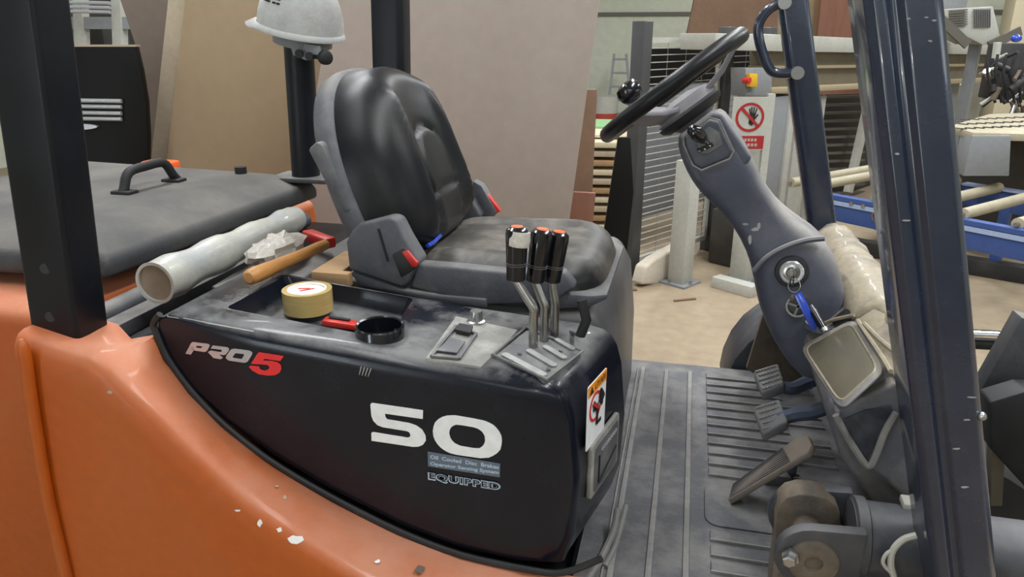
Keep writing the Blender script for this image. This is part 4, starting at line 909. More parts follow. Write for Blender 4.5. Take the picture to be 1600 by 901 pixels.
# keys
kr = thing('key_ring', 'ignition key on a ring with a blue plastic tag', 'keys', kq)
kd = V((-.12, -1, .1)).normalized()
MB().bar(kq + kd * .0098, kq + kd * .03, .004, .013, (0, 0, 1)).build('key', M['steel'], kr)
MB().ring([(.009, -.001), (.011, -.001), (.011, .001), (.009, .001)], kq + kd * .028 + V((.002, 0, -.012)), (.9, -.4, .1), 24).build('key_bow', M['rubber'], kr)
rcn = P(1241, 446, Y=SC - .13); MB().tube([rcn + V((.0115 * cos(2 * pi * k / 24), .004 * sin(2 * pi * k / 24), .0125 * sin(2 * pi * k / 24))) for k in range(24)], .0009, 6, closed=True).build('ring', M['steel'], kr)
t0, t1 = P(1246, 458, Y=SC - .135), P(1274, 513, Y=SC - .152)
MB().bar(t0, t1, .016, .005, (0, 1, 0)).build('tag', M['bluetag'], kr, bev=.002)
MB().ball(P(1239, 466, Y=SC - .13), (.006, .004, .008), 10).build('charm', M['rust'], kr)
# black pen / lighter in the pen cup
e0, e1 = P(1288, 515, Y=1.44), P(1266, 478, Y=1.475)
pn_ = thing('pen', 'black pen standing in the dashboard cup beside the blue tag', 'pen', e0)
MB().tube([e0, e0.lerp(e1, .7), e1], [.008, .008, .006], 12).build('barrel', M['grip'], pn_)
MB().tube([e0 - (e1 - e0) * .08, e0 + (e1 - e0) * .06], .0085, 12).build('tip', M['steel'], pn_)

# hard hat
hc = P(469, 45, Y=2.1)
ht = thing('hard_hat', 'dirty white hard hat hung on the exhaust pipe', 'helmet', hc)
ti_ = radians(12); hx = V((cos(ti_), .0, -sin(ti_))); hzz = V((sin(ti_), -.12, cos(ti_))).normalized(); hy = hzz.cross(hx).normalized()
dome = []
for j in range(14):
    ph = (pi / 2) * j / 13.4; row = []
    for k in range(48):
        th = 2 * pi * k / 48; rx = .128 if cos(th) < 0 else .130; rdg = 1 + .02 * (1 if abs(sin(th)) < .25 else 0)
        row.append(hc + hx * (rx * cos(th) * cos(ph) ** .75) + hy * (.108 * sin(th) * cos(ph) ** .75) + hzz * (.148 * sin(ph) * (1 + .03 * math.exp(-(sin(th) * cos(ph) / .25) ** 2))))
    dome.append(row)
shell = MB().loft(dome, cap=False).build('shell', M['helmet'], ht, ang=60)
brm = []
for lev, (g, z) in enumerate(((1.0, .006), (1.02, .004), (1.06, -.006), (1.055, -.011), (.97, -.008))):
    row = []
    for k in range(48):
        th = 2 * pi * k / 48; pk_ = (.28 if lev in (2, 3) else .1 if lev == 1 else 0) * max(0, -cos(th)) ** 3
        row.append(hc + hx * (.129 * cos(th) * (g + pk_)) + hy * (.108 * sin(th) * g) + hzz * (z - (.006 if pk_ > .1 else 0)))
    brm.append(row)
MB().loft(brm, cap=False).build('brim', M['helmet'], ht, ang=60)
for dx in (-.066, -.052, -.032, -.018):
    for dzk in (.075, .086):
        a_ = hc + hx * dx + hzz * dzk - hy * -.0; 
        # onto the shell, camera side
        s_ = -1
        tz_ = dzk / .148; cph = sqrt(max(.01, 1 - tz_ ** 2)) ** .75; yv = .108 * cph * sqrt(max(.01, 1 - (dx / (.139 * cph)) ** 2))
        q = hc + hx * dx + hzz * dzk - hy * (yv * 1.005)
        if (q - CAM).length > (hc - CAM).length: q = hc + hx * dx + hzz * dzk + hy * (yv * 1.005)
        MB().bar(q - hx * .005, q + hx * .005, .005, .003, hy).build('vent_slot', M['ink'], ht)
MB().ring([(.082, -.035), (.086, -.035), (.086, .0), (.082, .0)], hc + hx * .01 - hzz * .006, hzz, 32).build('headband', M['greyplastic'], ht)
for px_, py_ in ((468, 84), (484, 88)): MB().cyl(P(px_, py_, Y=2.02), P(px_, py_, Y=2.02) + V((0, -.006, 0)), .012, n=16).build('strap_slot', M['ink'], ht)
MB().prism([P(a, b, Y=2.03) for a, b in ((452, 66), (500, 72), (502, 90), (478, 94), (458, 86))], (0, .004, 0)).build('rear_strap', M['greyplastic'], ht)
kn = P(508, 90, Y=2.03); MB().lathe([(.016, -.012), (.02, -.008), (.02, .010), (.014, .014)], kn, (.8, -.6, 0), 16).build('ratchet_knob', M['rubber'], ht)
MB().bar(P(490, 88, Y=2.04), kn, .018, .012).build('ratchet_band', M['rubber'], ht)

# ------------------------------------------------------------------ boards behind the forklift
def board(name, m, lb, cat, quad, dist, thick, group=None, tilt=0):
    """quad: four corners in the picture at the board's own distance; carried down to the floor"""
    q = [Q(x, y, dist) for x, y in quad]
    return tag(MB().prism(q, _h * thick).build(name, m, bev=.002), lb, cat, group)
# z=0 at distance d has picture row:
def rowz(d, z=0):
    k = (H - z) / d; return 450.5 + (k * FPX * cos(PITCH) - FPX * sin(PITCH)) / (cos(PITCH) + k * sin(PITCH))
d = 3.35; yb_ = rowz(d); slope = -49 / 355.
board('chipboard_sheet', M['mdf'], 'large pinkish grey board leaning behind the seat, widest of the sheets', 'board', [(560, -260), (973, -260), (937 + slope * yb_, yb_), (540 + (-.20) * yb_, yb_)], d, .05)
d = 3.75; yb_ = rowz(d)
board('fibreboard_sheet', M['tan'], 'tan board behind the engine hood and the hard hat', 'board', [(318, -260), (640, -260), (590 - .16 * yb_, yb_), (288 - .112 * yb_, yb_)], d, .06)
d = 3.83; yb_ = rowz(d)
board('fibreboard_sheet', M['pale'], 'pale board edge showing left of the tan board', 'board', [(290, -260), (560, -260), (500 - .1 * yb_, yb_), (259 - .1 * yb_, yb_)], d, .05)
d = 4.25; yb_ = rowz(d)
board('fibreboard_sheet', M['greyboard'], 'brownish grey board between the black panel and the pale board edge', 'board', [(110, -260), (420, -260), (390, yb_), (215, yb_), (215, 250), (212, 72), (188, 0)], d, .05)
d = 3.5; yb_ = rowz(d)
bp_ = tag(MB().prism([Q(x, y, 3.6) for x, y in ((40, 72), (211, 72), (220, 110), (228, 160), (231, 215), (230, 270), (226, 330), (218, 420), (210, rowz(3.6)), (40, rowz(3.6)))], _h * .04).build('curved_black_sheet', M['blackboard'], bev=.003), 'tall black panel with curved right edge behind the left pillar', 'panel')
for k, yk in enumerate((158, 167, 177, 186)):  # solid bars standing in for the rack's reflection in the sheet
    MB().cyl(Q(60, yk - 2, 3.585), Q(190, yk, 3.585), .010, n=10).build('reflected_bar', M['alu'], bp_)
MB().prism([Q(152 - 36 + 36 * cos(a_), 198 + 5 * sin(a_), 3.58) for a_ in [2 * pi * k / 16 for k in range(16)]], _h * .02).build('reflected_oval', M['alu'], bp_)  # oval shape from the same reflection, modelled as a solid
MB().prism([Q(x, y, 3.6) for x, y in ((40, 70), (212, 70), (212, 73), (40, 73))], _h * .045).build('panel_edge', M['pale'], bp_)
d = 3.45
board('offcut_board', M['redbrown'], 'small reddish brown offcut at the foot of the large pinkish board', 'board', [(897, 300), (931, 302), (905, rowz(3.75)), (850, rowz(3.75))], 3.75, .03)
board('veneer_sheet', M['brown'], 'dark brown board edge right of the large pinkish board', 'board', [(925, 140), (933, 140), (922, 380), (884, rowz(3.95)), (860, rowz(3.95)), (880, 140)], 3.95, .05)

# ------------------------------------------------------------------ shelf rack upper left with metal profiles
rk = thing('storage_rack', 'grey steel rack with metal profiles seen above the black panel', 'rack', Q(140, rowz(6.2), 6.2))
for x in (60, 125, 185): MB().bar(Q(x, -30, 6.2), Q(x + (x - 800) * -.02, rowz(6.2), 6.2), .08, .08, (0, 1, 0)).build('upright', M['pgrey'], rk)
for y in (36, 110, 190): MB().bar(Q(55, y, 6.2), Q(215, y, 6.2), .06, .09).build('shelf_beam', M['grey'], rk)
MB().prism([Q(40, -40, 7.0), Q(215, -40, 7.0), Q(215, 200, 7.0), Q(40, 200, 7.0)], _h * .02).build('dark_backdrop', M['shadowbox'], rk)  # added dark sheet for the dim space behind the rack
for i, y in enumerate((2, 9, 16)):
    tag(MB().cyl(Q(40, y, 6.05), Q(172, y + 3, 6.05), .014, n=12).build('metal_profile', M['alu']), ('topmost', 'middle', 'lowest')[i] + ' of three silver metal profiles on the grey rack at upper left', 'profile', 'metal profiles on the rack')
sh_ = Q(158, 58, 6.5); MB().box((sh_.x, sh_.y, sh_.z - .145), (1.5, .5, .03)).build('shelf_board', M['grey'], rk)
tag(MB().box(sh_, (.3, .3, .25)).build('crate', M['shadowbox']), 'dark crate on the grey rack at upper left', 'crate')
ct_ = Q(98, 40, 6.5); tag(MB().box((ct_.x + .04, ct_.y + .05, sh_.z - .055), (.10, .15, .14)).build('carton', M['yellow']), 'small yellow carton on the grey rack at upper left', 'carton')

# ------------------------------------------------------------------ lumber stack, ladder, bucket, far sheet
dl_ = 6.4; sb = Q(940, rowz(dl_), dl_)
n_b = 11
for k in range(n_b):
    y_top = 216 + k * 13.5
    a, b = Q(912, y_top + 2, dl_), Q(972, y_top - 3, dl_)
    a.z = b.z = (a.z + b.z) / 2
    jx = random.uniform(-.05, .05)
    o = MB().bar(a + V((-.25 + jx, 0, 0)), b + V((jx, 0, 0)), .9, .045).build('plank', M[('cream', 'pale', 'block')[k % 3]], bev=.004)
    tag(o, ('topmost plank', 'second plank from the top', 'third plank from the top', 'fourth plank from the top', 'fifth plank from the top', 'sixth plank from the top', 'seventh plank from the top', 'eighth plank from the top', 'third plank from the bottom', 'second plank from the bottom', 'lowest plank')[k] + ' of the pale lumber stack', 'plank', 'planks of the lumber stack')
low_z = min(a.z, b.z) - .045
for q, nm in ((a.lerp(b, .2), 'left'), (a.lerp(b, .8), 'right')):
    tag(MB().box((q.x, q.y, low_z / 2), (.12, .9, low_z), ).build('bearer', M['brown']), nm + ' wooden bearer under the lumber stack', 'bearer', 'bearers under the lumber stack')
tp = Q(940, 205, dl_)
tag(MB().box((tp.x - .15, tp.y + .3, tp.z - .012), (.8, 1.1, .02)).build('cover_board', M['cream']), 'cream board on top of the lumber stack', 'board')
tag(MB().box((tp.x - .15, tp.y + .5, tp.z + .008), (.7, .6, .018)).build('cover_board', M['green']), 'green board on top of the lumber stack', 'board')
zl = P(968, 178, Y=15.6); base = V((zl.x, 15.6, 0)); 
ld = thing('step_ladder', 'small aluminium step ladder against the far wall', 'ladder', base)
lt = P(969, 84, Y=15.8)
for k in (-1, 1): MB().bar(base + V((k * .27, 0, 0)), lt + V((k * .12, 0, 0)), .05, .05, (0, 1, 0)).build('rail', M['grey'], ld)
for k in range(5):
    t = (k + .6) / 5; c = base.lerp(lt, t); MB().box(c, (.54 - .3 * t, .08, .04)).build('step', M['grey'], ld)
bkp = P(943, 186, Y=15.2); bk_ = thing('paint_bucket', 'white bucket with a red base beside the step ladder', 'bucket', (bkp.x, 15.2, 0))
hbk = .55
MB().lathe([(.26, 0), (.27, hbk * .4)], (bkp.x, 15.2, 0), n=24).build('bucket_base', M['bucketred'], bk_)
MB().lathe([(.27, hbk * .4), (.28, hbk)], (bkp.x, 15.2, 0), n=24).build('bucket_body', M['pgrey'], bk_)
# black sheet leaning at the post
q = [(966, 215), (985, 215), (990, 300), (972, rowz(4.75)), (930, rowz(4.75)), (938, 400)]
tag(MB().prism([Q(x, y, 4.75) for x, y in q], _h * .03).build('leaning_black_sheet', M['blackboard'], bev=.002), 'black sheet leaning between the lumber stack and dark fence post', 'sheet')

# ------------------------------------------------------------------ safety fence
D1 = V((sin(radians(32.4)), cos(radians(32.4)), 0)); D2 = V((D1.y, -D1.x, 0))
FO = P(972, 437, Z=0)
fence = thing('safety_fence', 'grey wire safety fence between dark posts left of the machine', 'fence', (FO.x, FO.y, 0))
def upright(x0, y0, wd, dep, ht_, m, name, par, o):
    p = PV(x0, y0, o, D1); 
    return MB().bar((p.x, p.y, 0), (p.x, p.y, ht_), wd, dep, D1).build(name, m, par, bev=.004)
pA = PV(1000, 120, FO, D1); pB = PV(1131, 110, FO, D1)
zA = PV(1002, 33, FO, D1).z; zB = PV(1131, 42, FO, D1).z
fpA = MB().bar((pA.x, pA.y, 0), (pA.x, pA.y, zA), .10, .10, D1).build('fence_post', M['postdark'], fence, bev=.004)
MB().bar((pB.x, pB.y, 0), (pB.x, pB.y, zB), .10, .10, D1).build('fence_post', M['postdark'], fence, bev=.004)
pC = pB + (pB - pA) * .6
MB().bar((pC.x, pC.y, 0), (pC.x, pC.y, zB), .10, .10, D1).build('fence_post', M['postdark'], fence, bev=.004)
def panel(a, b, ztop, zbot, n):
    a = V((a.x, a.y, 0)) + D1 * .08; b = V((b.x, b.y, 0)) - D1 * .08
    up = V((0, 0, 1))
    pf_ = MB()
    pf_.bar(a + up * ztop, b + up * ztop, .03, .035); pf_.bar(a + up * zbot, b + up * zbot, .03, .035)
    pf_.bar(a + up * zbot, a + up * ztop, .03, .03, D1); pf_.bar(b + up * zbot, b + up * ztop, .03, .03, D1)
    pf_.build('panel_frame', M['pgrey'], fence)
    for k in range(1, n):
        z = zbot + (ztop - zbot) * k / n
        MB().bar(a + up * z, b + up * z, .006, .006).build('fence_wire', M['wire'], fence)
    vw = MB(); m_ = int((b - a).length / .2)
    for k in range(1, m_): c = a.lerp(b, k / m_); vw.bar(c + up * zbot, c + up * ztop, .0025, .0025, D1)
    vw.build('fence_wire', M['grey'], fence)
panel(pA, pB, zA - .12, .12, 32)
panel(pB, pC, zB - .12, .12, 32)
# dark screen with a light window strip behind the upper fence
bs = PV(1045, 120, FO + D2 * -.0 + V((-.0, 1.6, 0)), D1)
scr_o = V((FO.x, FO.y + 1.5, 0)); sc0, sc1 = PV(1010, 130, scr_o, D1), PV(1200, 130, scr_o, D1)
zsc0, zsc1 = PV(1060, 75, scr_o, D1).z, PV(1060, 130, scr_o, D1).z
scr = tag(MB().bar((sc0.x, sc0.y, (zsc0 + .12) / 2), (sc1.x, sc1.y, (zsc0 + .12) / 2), .06, zsc0 - .12).build('machine_screen', M['grey']), 'grey machine panel with dark upper field behind the wire fence', 'panel')
MB().bar(V((sc0.x, sc0.y, (zsc0 + zsc1) / 2)) - V((0, .05, 0)), V((sc1.x, sc1.y, (zsc0 + zsc1) / 2)) - V((0, .05, 0)), .03, (zsc0 - zsc1)).build('dark_window', M['blackboard'], scr)
# white bag at the fence foot
bgp = P(1035, 425, Z=0.0); bgo = []
bag = MB(); prof_b = [PV(a, b, FO + D2 * .12, D1) for a, b in ((985, 440), (992, 412), (1008, 400), (1030, 388), (1052, 376), (1064, 378), (1066, 440))]
tag(bag.prism(prof_b, D2 * .10).build('plastic_bag', M['bag'], bev=.02, seg=3), 'crumpled whitish plastic bag at the foot of the wire fence', 'bag')
# light grey machine legs
def leg(px, base_y, top_y, wd, name, lb, cat, m='pgrey', dep=None):
    b = P(px, base_y, Z=0); dist = b.x * _h.x + b.y * _h.y; zt2 = Q(px, top_y, dist).z
    t = thing(name, lb, cat, (b.x, b.y, 0))
    MB().bar((b.x, b.y, .0), (b.x, b.y, zt2), wd, dep or wd, D1).build('column', M[m], t, bev=.004)
    MB().box((b.x, b.y, .008), (wd * 1.7, wd * 1.7, .016), Matrix.Rotation(-radians(32.4), 3, 'Z')).build('base_plate', M['grey'], t)
    for k in (-1, 1): MB().cyl((b.x + k * wd * .6, b.y - wd * .5, .016), (b.x + k * wd * .6, b.y - wd * .5, .035), .012, n=8).build('anchor_bolt', M['steel'], t)
    return b, dist
leg(1062, 442, 250, .125, 'steel_stand', 'pale grey steel leg on a base plate in front of the fence', 'leg')
b2, dist2 = leg(1158, 438, 300, .13, 'steel_stand', 'pale grey steel leg half hidden behind the steering column', 'leg')
tag(MB().bar(P(1118, 438, Z=.04), P(1180, 455, Z=.04), .10, .08).build('floor_rail', M['pgrey'], bev=.004), 'low pale rail on the floor behind the steering column', 'rail')
cb2 = D1 * 5.20 + D2 * -2.78
RZ = Matrix.Rotation(radians(57.6), 3, 'Z')
tag(MB().box((cb2.x, cb2.y, .22), (.42, .28, .44), RZ).build('storage_crate', M['shadowbox'], bev=.02), 'dark crate on the floor behind the machine leg', 'crate')
tag(MB().ball((cb2.x, cb2.y, .522), (.13, .15, .08), 16).build('plastic_bag', M['bag']), 'whitish plastic bag on the dark crate behind the machine leg', 'bag')
# debris on floor
for px_, py_, sx_, sy_ in ((985, 452, .08, .05), (1070, 468, .16, .02)):
    p = P(px_, py_, Z=.006); tag(MB().box(p, (sx_, sy_, .01), Matrix.Rotation(.5, 3, 'Z')).build('wood_scrap', M['brown']), ('squat' if px_ < 1000 else 'thin long') + ' brown wood scrap on the floor by the fence', 'scrap', 'wood scraps on the floor')

# ------------------------------------------------------------------ gantry machine
GO = Q(1300, 100, 6.6); GO.z = 0
gan = thing('gantry', 'long pale machine beam on grey cabinet columns behind the forklift', 'machine', (GO.x, GO.y, 0))
def gbar(x0, yt0, yb0, x1, yt1, yb1, dep, m, name, off=0, bev=.004):
    o = GO + D2 * off
    q = [PV(x0, yt0, o, D1), PV(x1, yt1, o, D1), PV(x1, yb1, o, D1), PV(x0, yb0, o, D1)]
    return MB().prism(q, D2 * -dep).build(name, M[m], gan, bev=bev)
gbar(1196, 53, 80, 1592, 71, 86, .24, 'pgrey', 'top_channel', .02)
gbar(1200, 78, 140, 1580, 84, 124, .16, 'beam', 'beam_web', -.08)
gbar(1200, 103, 108, 1585, 99, 103, .17, 'flange', 'beam_flange', -.03)
gbar(1200, 138, 147, 1580, 120, 126, .2, 'flange', 'beam_flange', .02)
gbar(1118, 52, 78, 1212, 54, 80, .28, 'pgrey', 'end_box', .04)
# cabinet columns
def gcol(x0, x1, y0, y1, dep, m, off=0, name='cabinet_column'):
    o = GO + D2 * off; a, b = PV(x0, y0, o, D1), PV(x1, y0, o, D1)
    zt3 = (a.z + b.z) / 2; return MB().prism([(a.x, a.y, 0.0), (b.x, b.y, 0.0), (b.x, b.y, zt3), (a.x, a.y, zt3)], D2 * -dep).build(name, M[m], gan, bev=.004)
gcol(1206, 1245, 150, 0, .22, 'grey', .0)
gcol(1200, 1206, 150, 0, .26, 'pgrey', .02, 'column_edge')
gcol(1238, 1246, 150, 0, .26, 'pgrey', .02, 'column_edge')
gcol(1250, 1290, 150, 0, .12, 'pgrey', -.1)
gbar(1165, 106, 150, 1206, 106, 150, .12, 'grey', 'switch_cabinet', .06)
sb_ = gbar(1172, 115, 136, 1184, 115, 136, .03, 'yellow', 'isolator_plate', .10)
c = PV(1172, 126, GO + D2 * .14, D1); lab(MB().cyl(c, c - D2 * .05, .022, n=14).build('isolator_knob', M['red'], gan), 'red isolator knob')
gcol(1480, 1500, 130, 0, .1, 'grey', -.1); gcol(1500, 1540, 130, 0, .1, 'pgrey', -.4)
gcol(1282, 1292, 150, 0, .1, 'pgrey', -.06)
# slatted dark guard behind
for k in range(15):
    y = 152 + k * 12.5; o = GO + D2 * -.35
    a, b = PV(1287, y, o, D1), PV(1350, y - 2, o, D1); MB().bar(a, b, .02, .026).build('guard_slat', M['matgrey'], gan)
o = GO + D2 * -.45; MB().prism([PV(1280, 148, o, D1), PV(1360, 146, o, D1), PV(1360, 340, o, D1), PV(1280, 345, o, D1)], D2 * -.02).build('guard_back', M['dgrey'], gan)
o = GO + D2 * -.2; MB().bar(PV(1362, 140, o, D1), PV(1325, 300, o, D1), .11, .06, D2).build('brace', M['pgrey'], gan)
# sign
so = PV(1172, 190, GO + D2 * .16, D1); sdist = so.x * _h.x + so.y * _h.y
s00, s10, s11, s01 = Q(1147, 150, sdist), Q(1203, 152, sdist), Q(1191, 236, sdist), Q(1138, 232, sdist)
sgt = thing('prohibition_sign', 'white and red no entry hand sign on the machine fence', 'sign', ((s01.x + s11.x) / 2, (s01.y + s11.y) / 2, 0))
sl_ = (s10 - s00).length; zt4 = (s00.z + s10.z) / 2; zb4 = (s11.z + s01.z) / 2; hgt = zt4 - zb4
sx0 = (s00 + s01) / 2
SX, SNN = _r, -_h
def sp_(u, v, l=0): return V((sx0.x, sx0.y, zb4)) + SX * (u * sl_) + V((0, 0, v * hgt)) + SNN * l
MB().prism([sp_(0, 0), sp_(1, 0), sp_(1, 1), sp_(0, 1)], SNN * .006).build('sign_plate', M['pgrey'], sgt)
MB().prism([sp_(.08, .02, .007), sp_(.96, .02, .007), sp_(.96, .27, .007), sp_(.08, .27, .007)], SNN * .001).build('sign_band', M['signred'], sgt)
sc_ = sp_(.5, .62, .007); rs = sl_ * .40
MB().ring([(rs * .82, 0), (rs, 0), (rs, .002), (rs * .82, .002)], sc_, SNN, 36).build('prohibition_ring', M['signred'], sgt)
hn = MB()
for a, b, w3 in (((.02, -.14), (.04, .12), .16), ((-.04, .1), (-.07, .24), .035), ((.0, .12), (-.01, .28), .035), ((.05, .12), (.06, .28), .035), ((.10, .1), (.13, .24), .035), ((.1, -.04), (.18, .08), .04), ((-.02, -.2), (.05, -.1), .13)):
    hn.bar(sc_ + SX * ((a[0] + .04) * sl_) + V((0, 0, a[1] * sl_)) + SNN * .001, sc_ + SX * ((b[0] + .04) * sl_) + V((0, 0, b[1] * sl_)) + SNN * .001, w3 * sl_, .002, SNN)
hn.build('hand_pictogram', M['ink'], sgt)
MB().bar(sc_ - SX * rs * .62 + V((0, 0, rs * .62)) + SNN * .004, sc_ + SX * rs * .62 - V((0, 0, rs * .62)) + SNN * .004, rs * .2, .002, SNN).build('prohibition_bar', M['signred'], sgt)
for v, wd3 in ((.165, .56), (.07, .62)):
    for k in range(6): MB().prism([sp_(.5 - wd3 / 2 + wd3 * k / 6, v, .0085), sp_(.5 - wd3 / 2 + wd3 * (k + .7) / 6, v, .0085), sp_(.5 - wd3 / 2 + wd3 * (k + .7) / 6, v + .055, .0085), sp_(.5 - wd3 / 2 + wd3 * k / 6, v + .055, .0085)], SNN * .001).build('band_print', M['mdf'], sgt)
MB().bar(sp_(1.06, -.6, -.02), sp_(1.06, 1.05, -.02), .05, .05, SX).build('sign_post', M['pgrey'], sgt)
MB().bar((sp_(1.06, 0).x, sp_(1.06, 0).y, 0), sp_(1.06, -.5, -.02), .05, .05, SX).build('sign_post', M['pgrey'], sgt)
# brown boards behind the gantry
def bboard(name, m, lb, quad, dist, cat='board', group=None):
    q = [Q(x, y, dist) for x, y in quad]; return tag(MB().prism(q, _h * .06).build(name, M[m]), lb, cat, group)
d = 9.0; bboard('veneer_sheet', 'brown', 'brown board standing behind the wire fence', [(1100, -120), (1215, -120), (1215, rowz(d)), (1030, rowz(d)), (1072, 60), (1085, 0)], d)
d = 9.6; bboard('veneer_sheet', 'tan', 'tan board standing behind the far front pillar', [(1140, -120), (1300, -120), (1280, rowz(d)), (1130, rowz(d))], d)
d = 9.2; bboard('veneer_sheet', 'redbrown', 'reddish brown veneer board left of the near front pillar, behind the gantry', [(1295, -120), (1400, -120), (1380, rowz(d)), (1255, rowz(d)), (1278, 50)], d)
# ------------------------------------------------------------------ blue roller conveyor
BO_ = P(1440, 430, Z=0); 
zc = .62
c0_, c1_ = P(1300, 306, Z=zc), P(1640, 370, Z=zc)
cv = thing('roller_conveyor', 'blue roller conveyor with cream rollers on the right', 'conveyor', ((c0_.x + c1_.x) / 2, (c0_.y + c1_.y) / 2, 0))
cd_ = (c1_ - c0_); cd_.z = 0; cd_.normalize(); cn_ = V((-cd_.y, cd_.x, 0)); 
a, b = c0_ - cd_ * .05, c1_ + cd_ * .6
hB = P(1303, 347, Z=0); 
bh = .165
MB().bar(a + V((0, 0, -bh / 2)), b + V((0, 0, -bh / 2)), .05, bh).build('side_beam', M['blue'], cv, bev=.004)
MB().bar(a + V((0, 0, -.035)) - cn_ * .03, b + V((0, 0, -.035)) - cn_ * .03, .012, .03).build('beam_ridge', M['lightblue'], cv)
MB().bar(a + V((0, 0, .0)) + cn_ * .0, b + V((0, 0, .0)), .07, .03).build('beam_cap', M['blue'], cv)
CWd = 1.15
MB().bar(a + cn_ * CWd + V((0, 0, -.06)) + cd_ * .4, b + cn_ * CWd + V((0, 0, -.06)), .06, .16).build('side_beam', M['blue'], cv, bev=.004)
MB().bar(a + cn_ * CWd + V((0, 0, .02)) + cd_ * .4, b + cn_ * CWd + V((0, 0, .02)), .09, .015).build('beam_ridge', M['lightblue'], cv)
for px_, py_ in ((1285, 278), (1314, 284), (1420, 300), (1492, 310), (1556, 322), (1640, 336)):
    s = P(px_, py_, Z=zc + .03); t_ = (s - a).dot(cd_); s = a + cd_ * t_ + V((0, 0, .035)) + cn_ * .02; e = s + cn_ * (CWd - .06)
    MB().cyl(s, e, .036, n=20).build('roller', M['roller'], cv)
    MB().cyl(s - cn_ * .03, s, .014, n=10).build('roller_axle', M['steel'], cv)
for px_ in (1325, 1360, 1530):
    t_ = (P(px_, 315, Z=zc) - a).dot(cd_); q = a + cd_ * t_ + V((0, 0, -.02)) - cn_ * .03; MB().cyl(q, q - cn_ * .012, .014, n=10).build('beam_bolt', M['steel'], cv)
q = PV(1370, 338, a - cn_ * .026, cd_); MB().ring([(.026, 0), (.036, 0), (.036, .006), (.026, .006)], q, -cn_, 24).build('beam_emblem', M['rust'], cv)
for tt_ in (-.012, .012): MB().bar(q + cd_ * tt_ - V((0, 0, .016)) - cn_ * .003, q + cd_ * tt_ + V((0, 0, .016)) - cn_ * .003, .007, .004, cn_).build('beam_emblem', M['rust'], cv)
MB().bar(q + cd_ * -.012 + V((0, 0, .012)) - cn_ * .003, q + cd_ * .012 + V((0, 0, -.006)) - cn_ * .003, .007, .004, cn_).build('beam_emblem', M['rust'], cv)
MB().bar(a + V((0, 0, -.09)) + cd_ * 1.2 + cn_ * .1, b + V((0, 0, -.09)) + cn_ * .1, .2, .06).build('cross_tray', M['blue'], cv)
for t_ in (.72, 2.6):
    for k in (0, CWd): p = a + cd_ * t_ + cn_ * k; MB().bar((p.x, p.y, 0), (p.x, p.y, p.z - .1), .07, .07, D1).build('conveyor_leg', M['blue'], cv)
f0, f1 = P(1312, 385, Z=.06), P(1640, 440, Z=.06)
tag(MB().bar(f0 + cn_ * .1, f1 + cn_ * .1, .12, .12).build('floor_beam', M['dgrey'], bev=.004), 'dark beam on the floor under the blue conveyor', 'beam')
wp0, wp1 = P(1312, 355, Z=.2), P(1420, 372, Z=.2)
tag(MB().cyl(wp0 + cn_ * .55, wp1 + cn_ * .55, .10, n=20).build('foam_roll', M['bag']), 'whitish roll lying under the blue conveyor', 'roll')
# ------------------------------------------------------------------ machining table and head at right
td = 5.6
tb = thing('perforated_table', 'pale slotted machine table behind the blue conveyor', 'table', Q(1560, rowz(td), td))
zt5 = Q(1540, 195, td).z
tq = [P(1486, 196, Z=zt5), P(1545, 178, Z=zt5), P(1720, 172, Z=zt5), P(1720, 212, Z=zt5), P(1520, 207, Z=zt5)]
MB().prism(tq, (0, 0, -.05)).build('table_top', M['roller'], tb, bev=.004)
for j in range(3):
    for k in range(11):
        px_, py_ = 1508 + k * 14 - j * 3, 187 + j * 7 - k * .6
        c = P(px_, py_, Z=zt5 + .002); MB().prism(rrect(c, (.75, -.65, 0), (.65, .75, 0), .075, .024, .01, 2), (0, 0, .004)).build('table_slot', M['shadowbox'], tb)
gp = [P(1520, 212, Y=tq[4].y - .02), P(1580, 212, Y=tq[4].y - .02), P(1577, 275, Y=tq[4].y - .02), P(1505, 275, Y=tq[4].y - .02)]
MB().prism(gp, (0, .25, 0)).build('table_housing', M['grey'], tb, bev=.006)
pz = (tq[2] + tq[4]) / 2; MB().box((pz.x, pz.y + .15, (zt5 - .05) / 2), (1.0, .25, zt5 - .05)).build('table_base', M['shadowbox'], tb)
hdz = thing('spindle_head', 'dark spindle head with hoses and steel fittings at the right edge', 'machine', Q(1575, rowz(7.1), 7.1))
hb0 = Q(1590, 112, 7.1)
MB().box(hb0 + V((.1, .1, 0)), (.62, .3, .5)).build('head_block', M['dgrey'], hdz, bev=.01)
MB().bar((hb0.x + .36, hb0.y + .12, 0), hb0 + V((.36, .12, .2)), .2, .2, D1).build('head_column', M['dgrey'], hdz)
rnd = random.Random(3)
for k in range(26):
    x, y = rnd.uniform(1532, 1610), rnd.uniform(88, 168); q = Q(x, y, 6.82 + rnd.uniform(-.1, .1)); d_ = V((rnd.uniform(-1, 1), rnd.uniform(-.6, .2), rnd.uniform(-1, 1))).normalized()
    m_ = ('dgrey', 'steel', 'rust', 'pgrey', 'dgrey')[k % 5]; MB().cyl(q, q + d_ * rnd.uniform(.06, .16), rnd.uniform(.012, .034), n=12).build('head_fitting', M[m_], hdz)
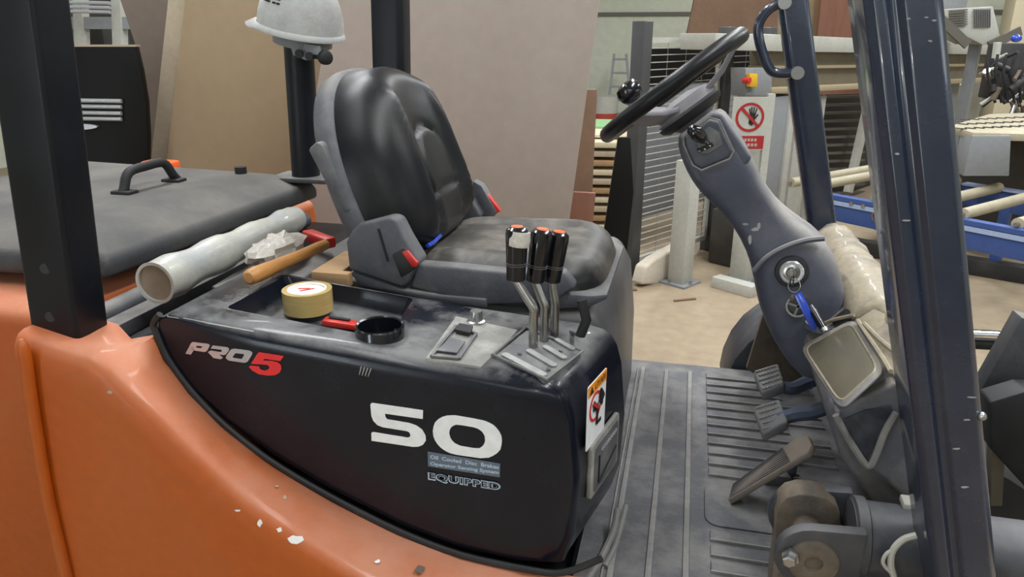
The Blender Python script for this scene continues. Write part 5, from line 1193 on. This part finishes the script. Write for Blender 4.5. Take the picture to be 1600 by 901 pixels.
for k in range(5):
    a3 = Q(1545 + k * 14, 85, 6.8); b3 = Q(1555 + k * 10, 160, 6.8); MB().tube(smooth_path([a3, a3.lerp(b3, .4) + V((-.04, -.03, 0)), b3], 6), .012, 8).build('head_hose', M['rubber'], hdz)
p = Q(1588, 60, 6.2); tag(MB().ball(p + V((0, 0, 0)), (.04, .04, .03), 12).build('valve_cap', M['bluetag']), 'blue cap on the machine at the right edge', 'cap')
# air unit
ad = 8.0
au = thing('ventilation_unit', 'pale ventilation unit with louvres above the gantry beam', 'ventilation unit', Q(1525, 60, ad))
aq_ = [Q(1482, 14, ad), Q(1552, 10, ad), Q(1566, 68, ad), Q(1535, 70, ad), Q(1480, 42, ad)]
MB().prism(aq_, _h * .5).build('unit_body', M['pgrey'], au, bev=.01)
for k in range(7): MB().bar(Q(1483, 17 + k * 3.8, ad - .02), Q(1511, 15 + k * 3.8, ad - .02), .02, .012).build('louvre', M['matgrey'], au)
gr_ = [Q(1522, 14, ad - .012), Q(1548, 13, ad - .012), Q(1548, 42, ad - .012), Q(1522, 43, ad - .012)]; MB().prism(gr_, _h * .01).build('grille', M['grey'], au)
for k in range(8): MB().bar(Q(1523 + k * 3.4, 15, ad - .02), Q(1523 + k * 3.4, 42, ad - .02), .006, .01, _h).build('grille_bar', M['matgrey'], au)
for a3, b3 in (((1470, 30), (1512, 70)), ((1595, 48), (1545, 72))): MB().bar(Q(*a3, ad - .05), Q(*b3, ad - .05), .03, .09).build('support_strap', M['matgrey'], au)
MB().bar(Q(1525, 66, ad + .25), V((Q(1525, 68, ad + .25).x, Q(1525, 68, ad + .25).y, 0)), .1, .1, D1).build('unit_post', M['grey'], au)
for i, (x, y, sx_, sz_, m_) in enumerate(((1600, 20, .5, .5, 'cream'), (1480, -2, .5, .14, 'grey'))):
    q = Q(x, y, 13.6); tag(MB().box((q.x, q.y, (q.z + sz_) / 2), (sx_, .5, q.z + sz_)).build('machine_cabinet', M[m_], bev=.01), ('cream machine cabinet behind the ventilation unit', 'grey machine cabinet left of the ventilation unit')[i], 'cabinet')
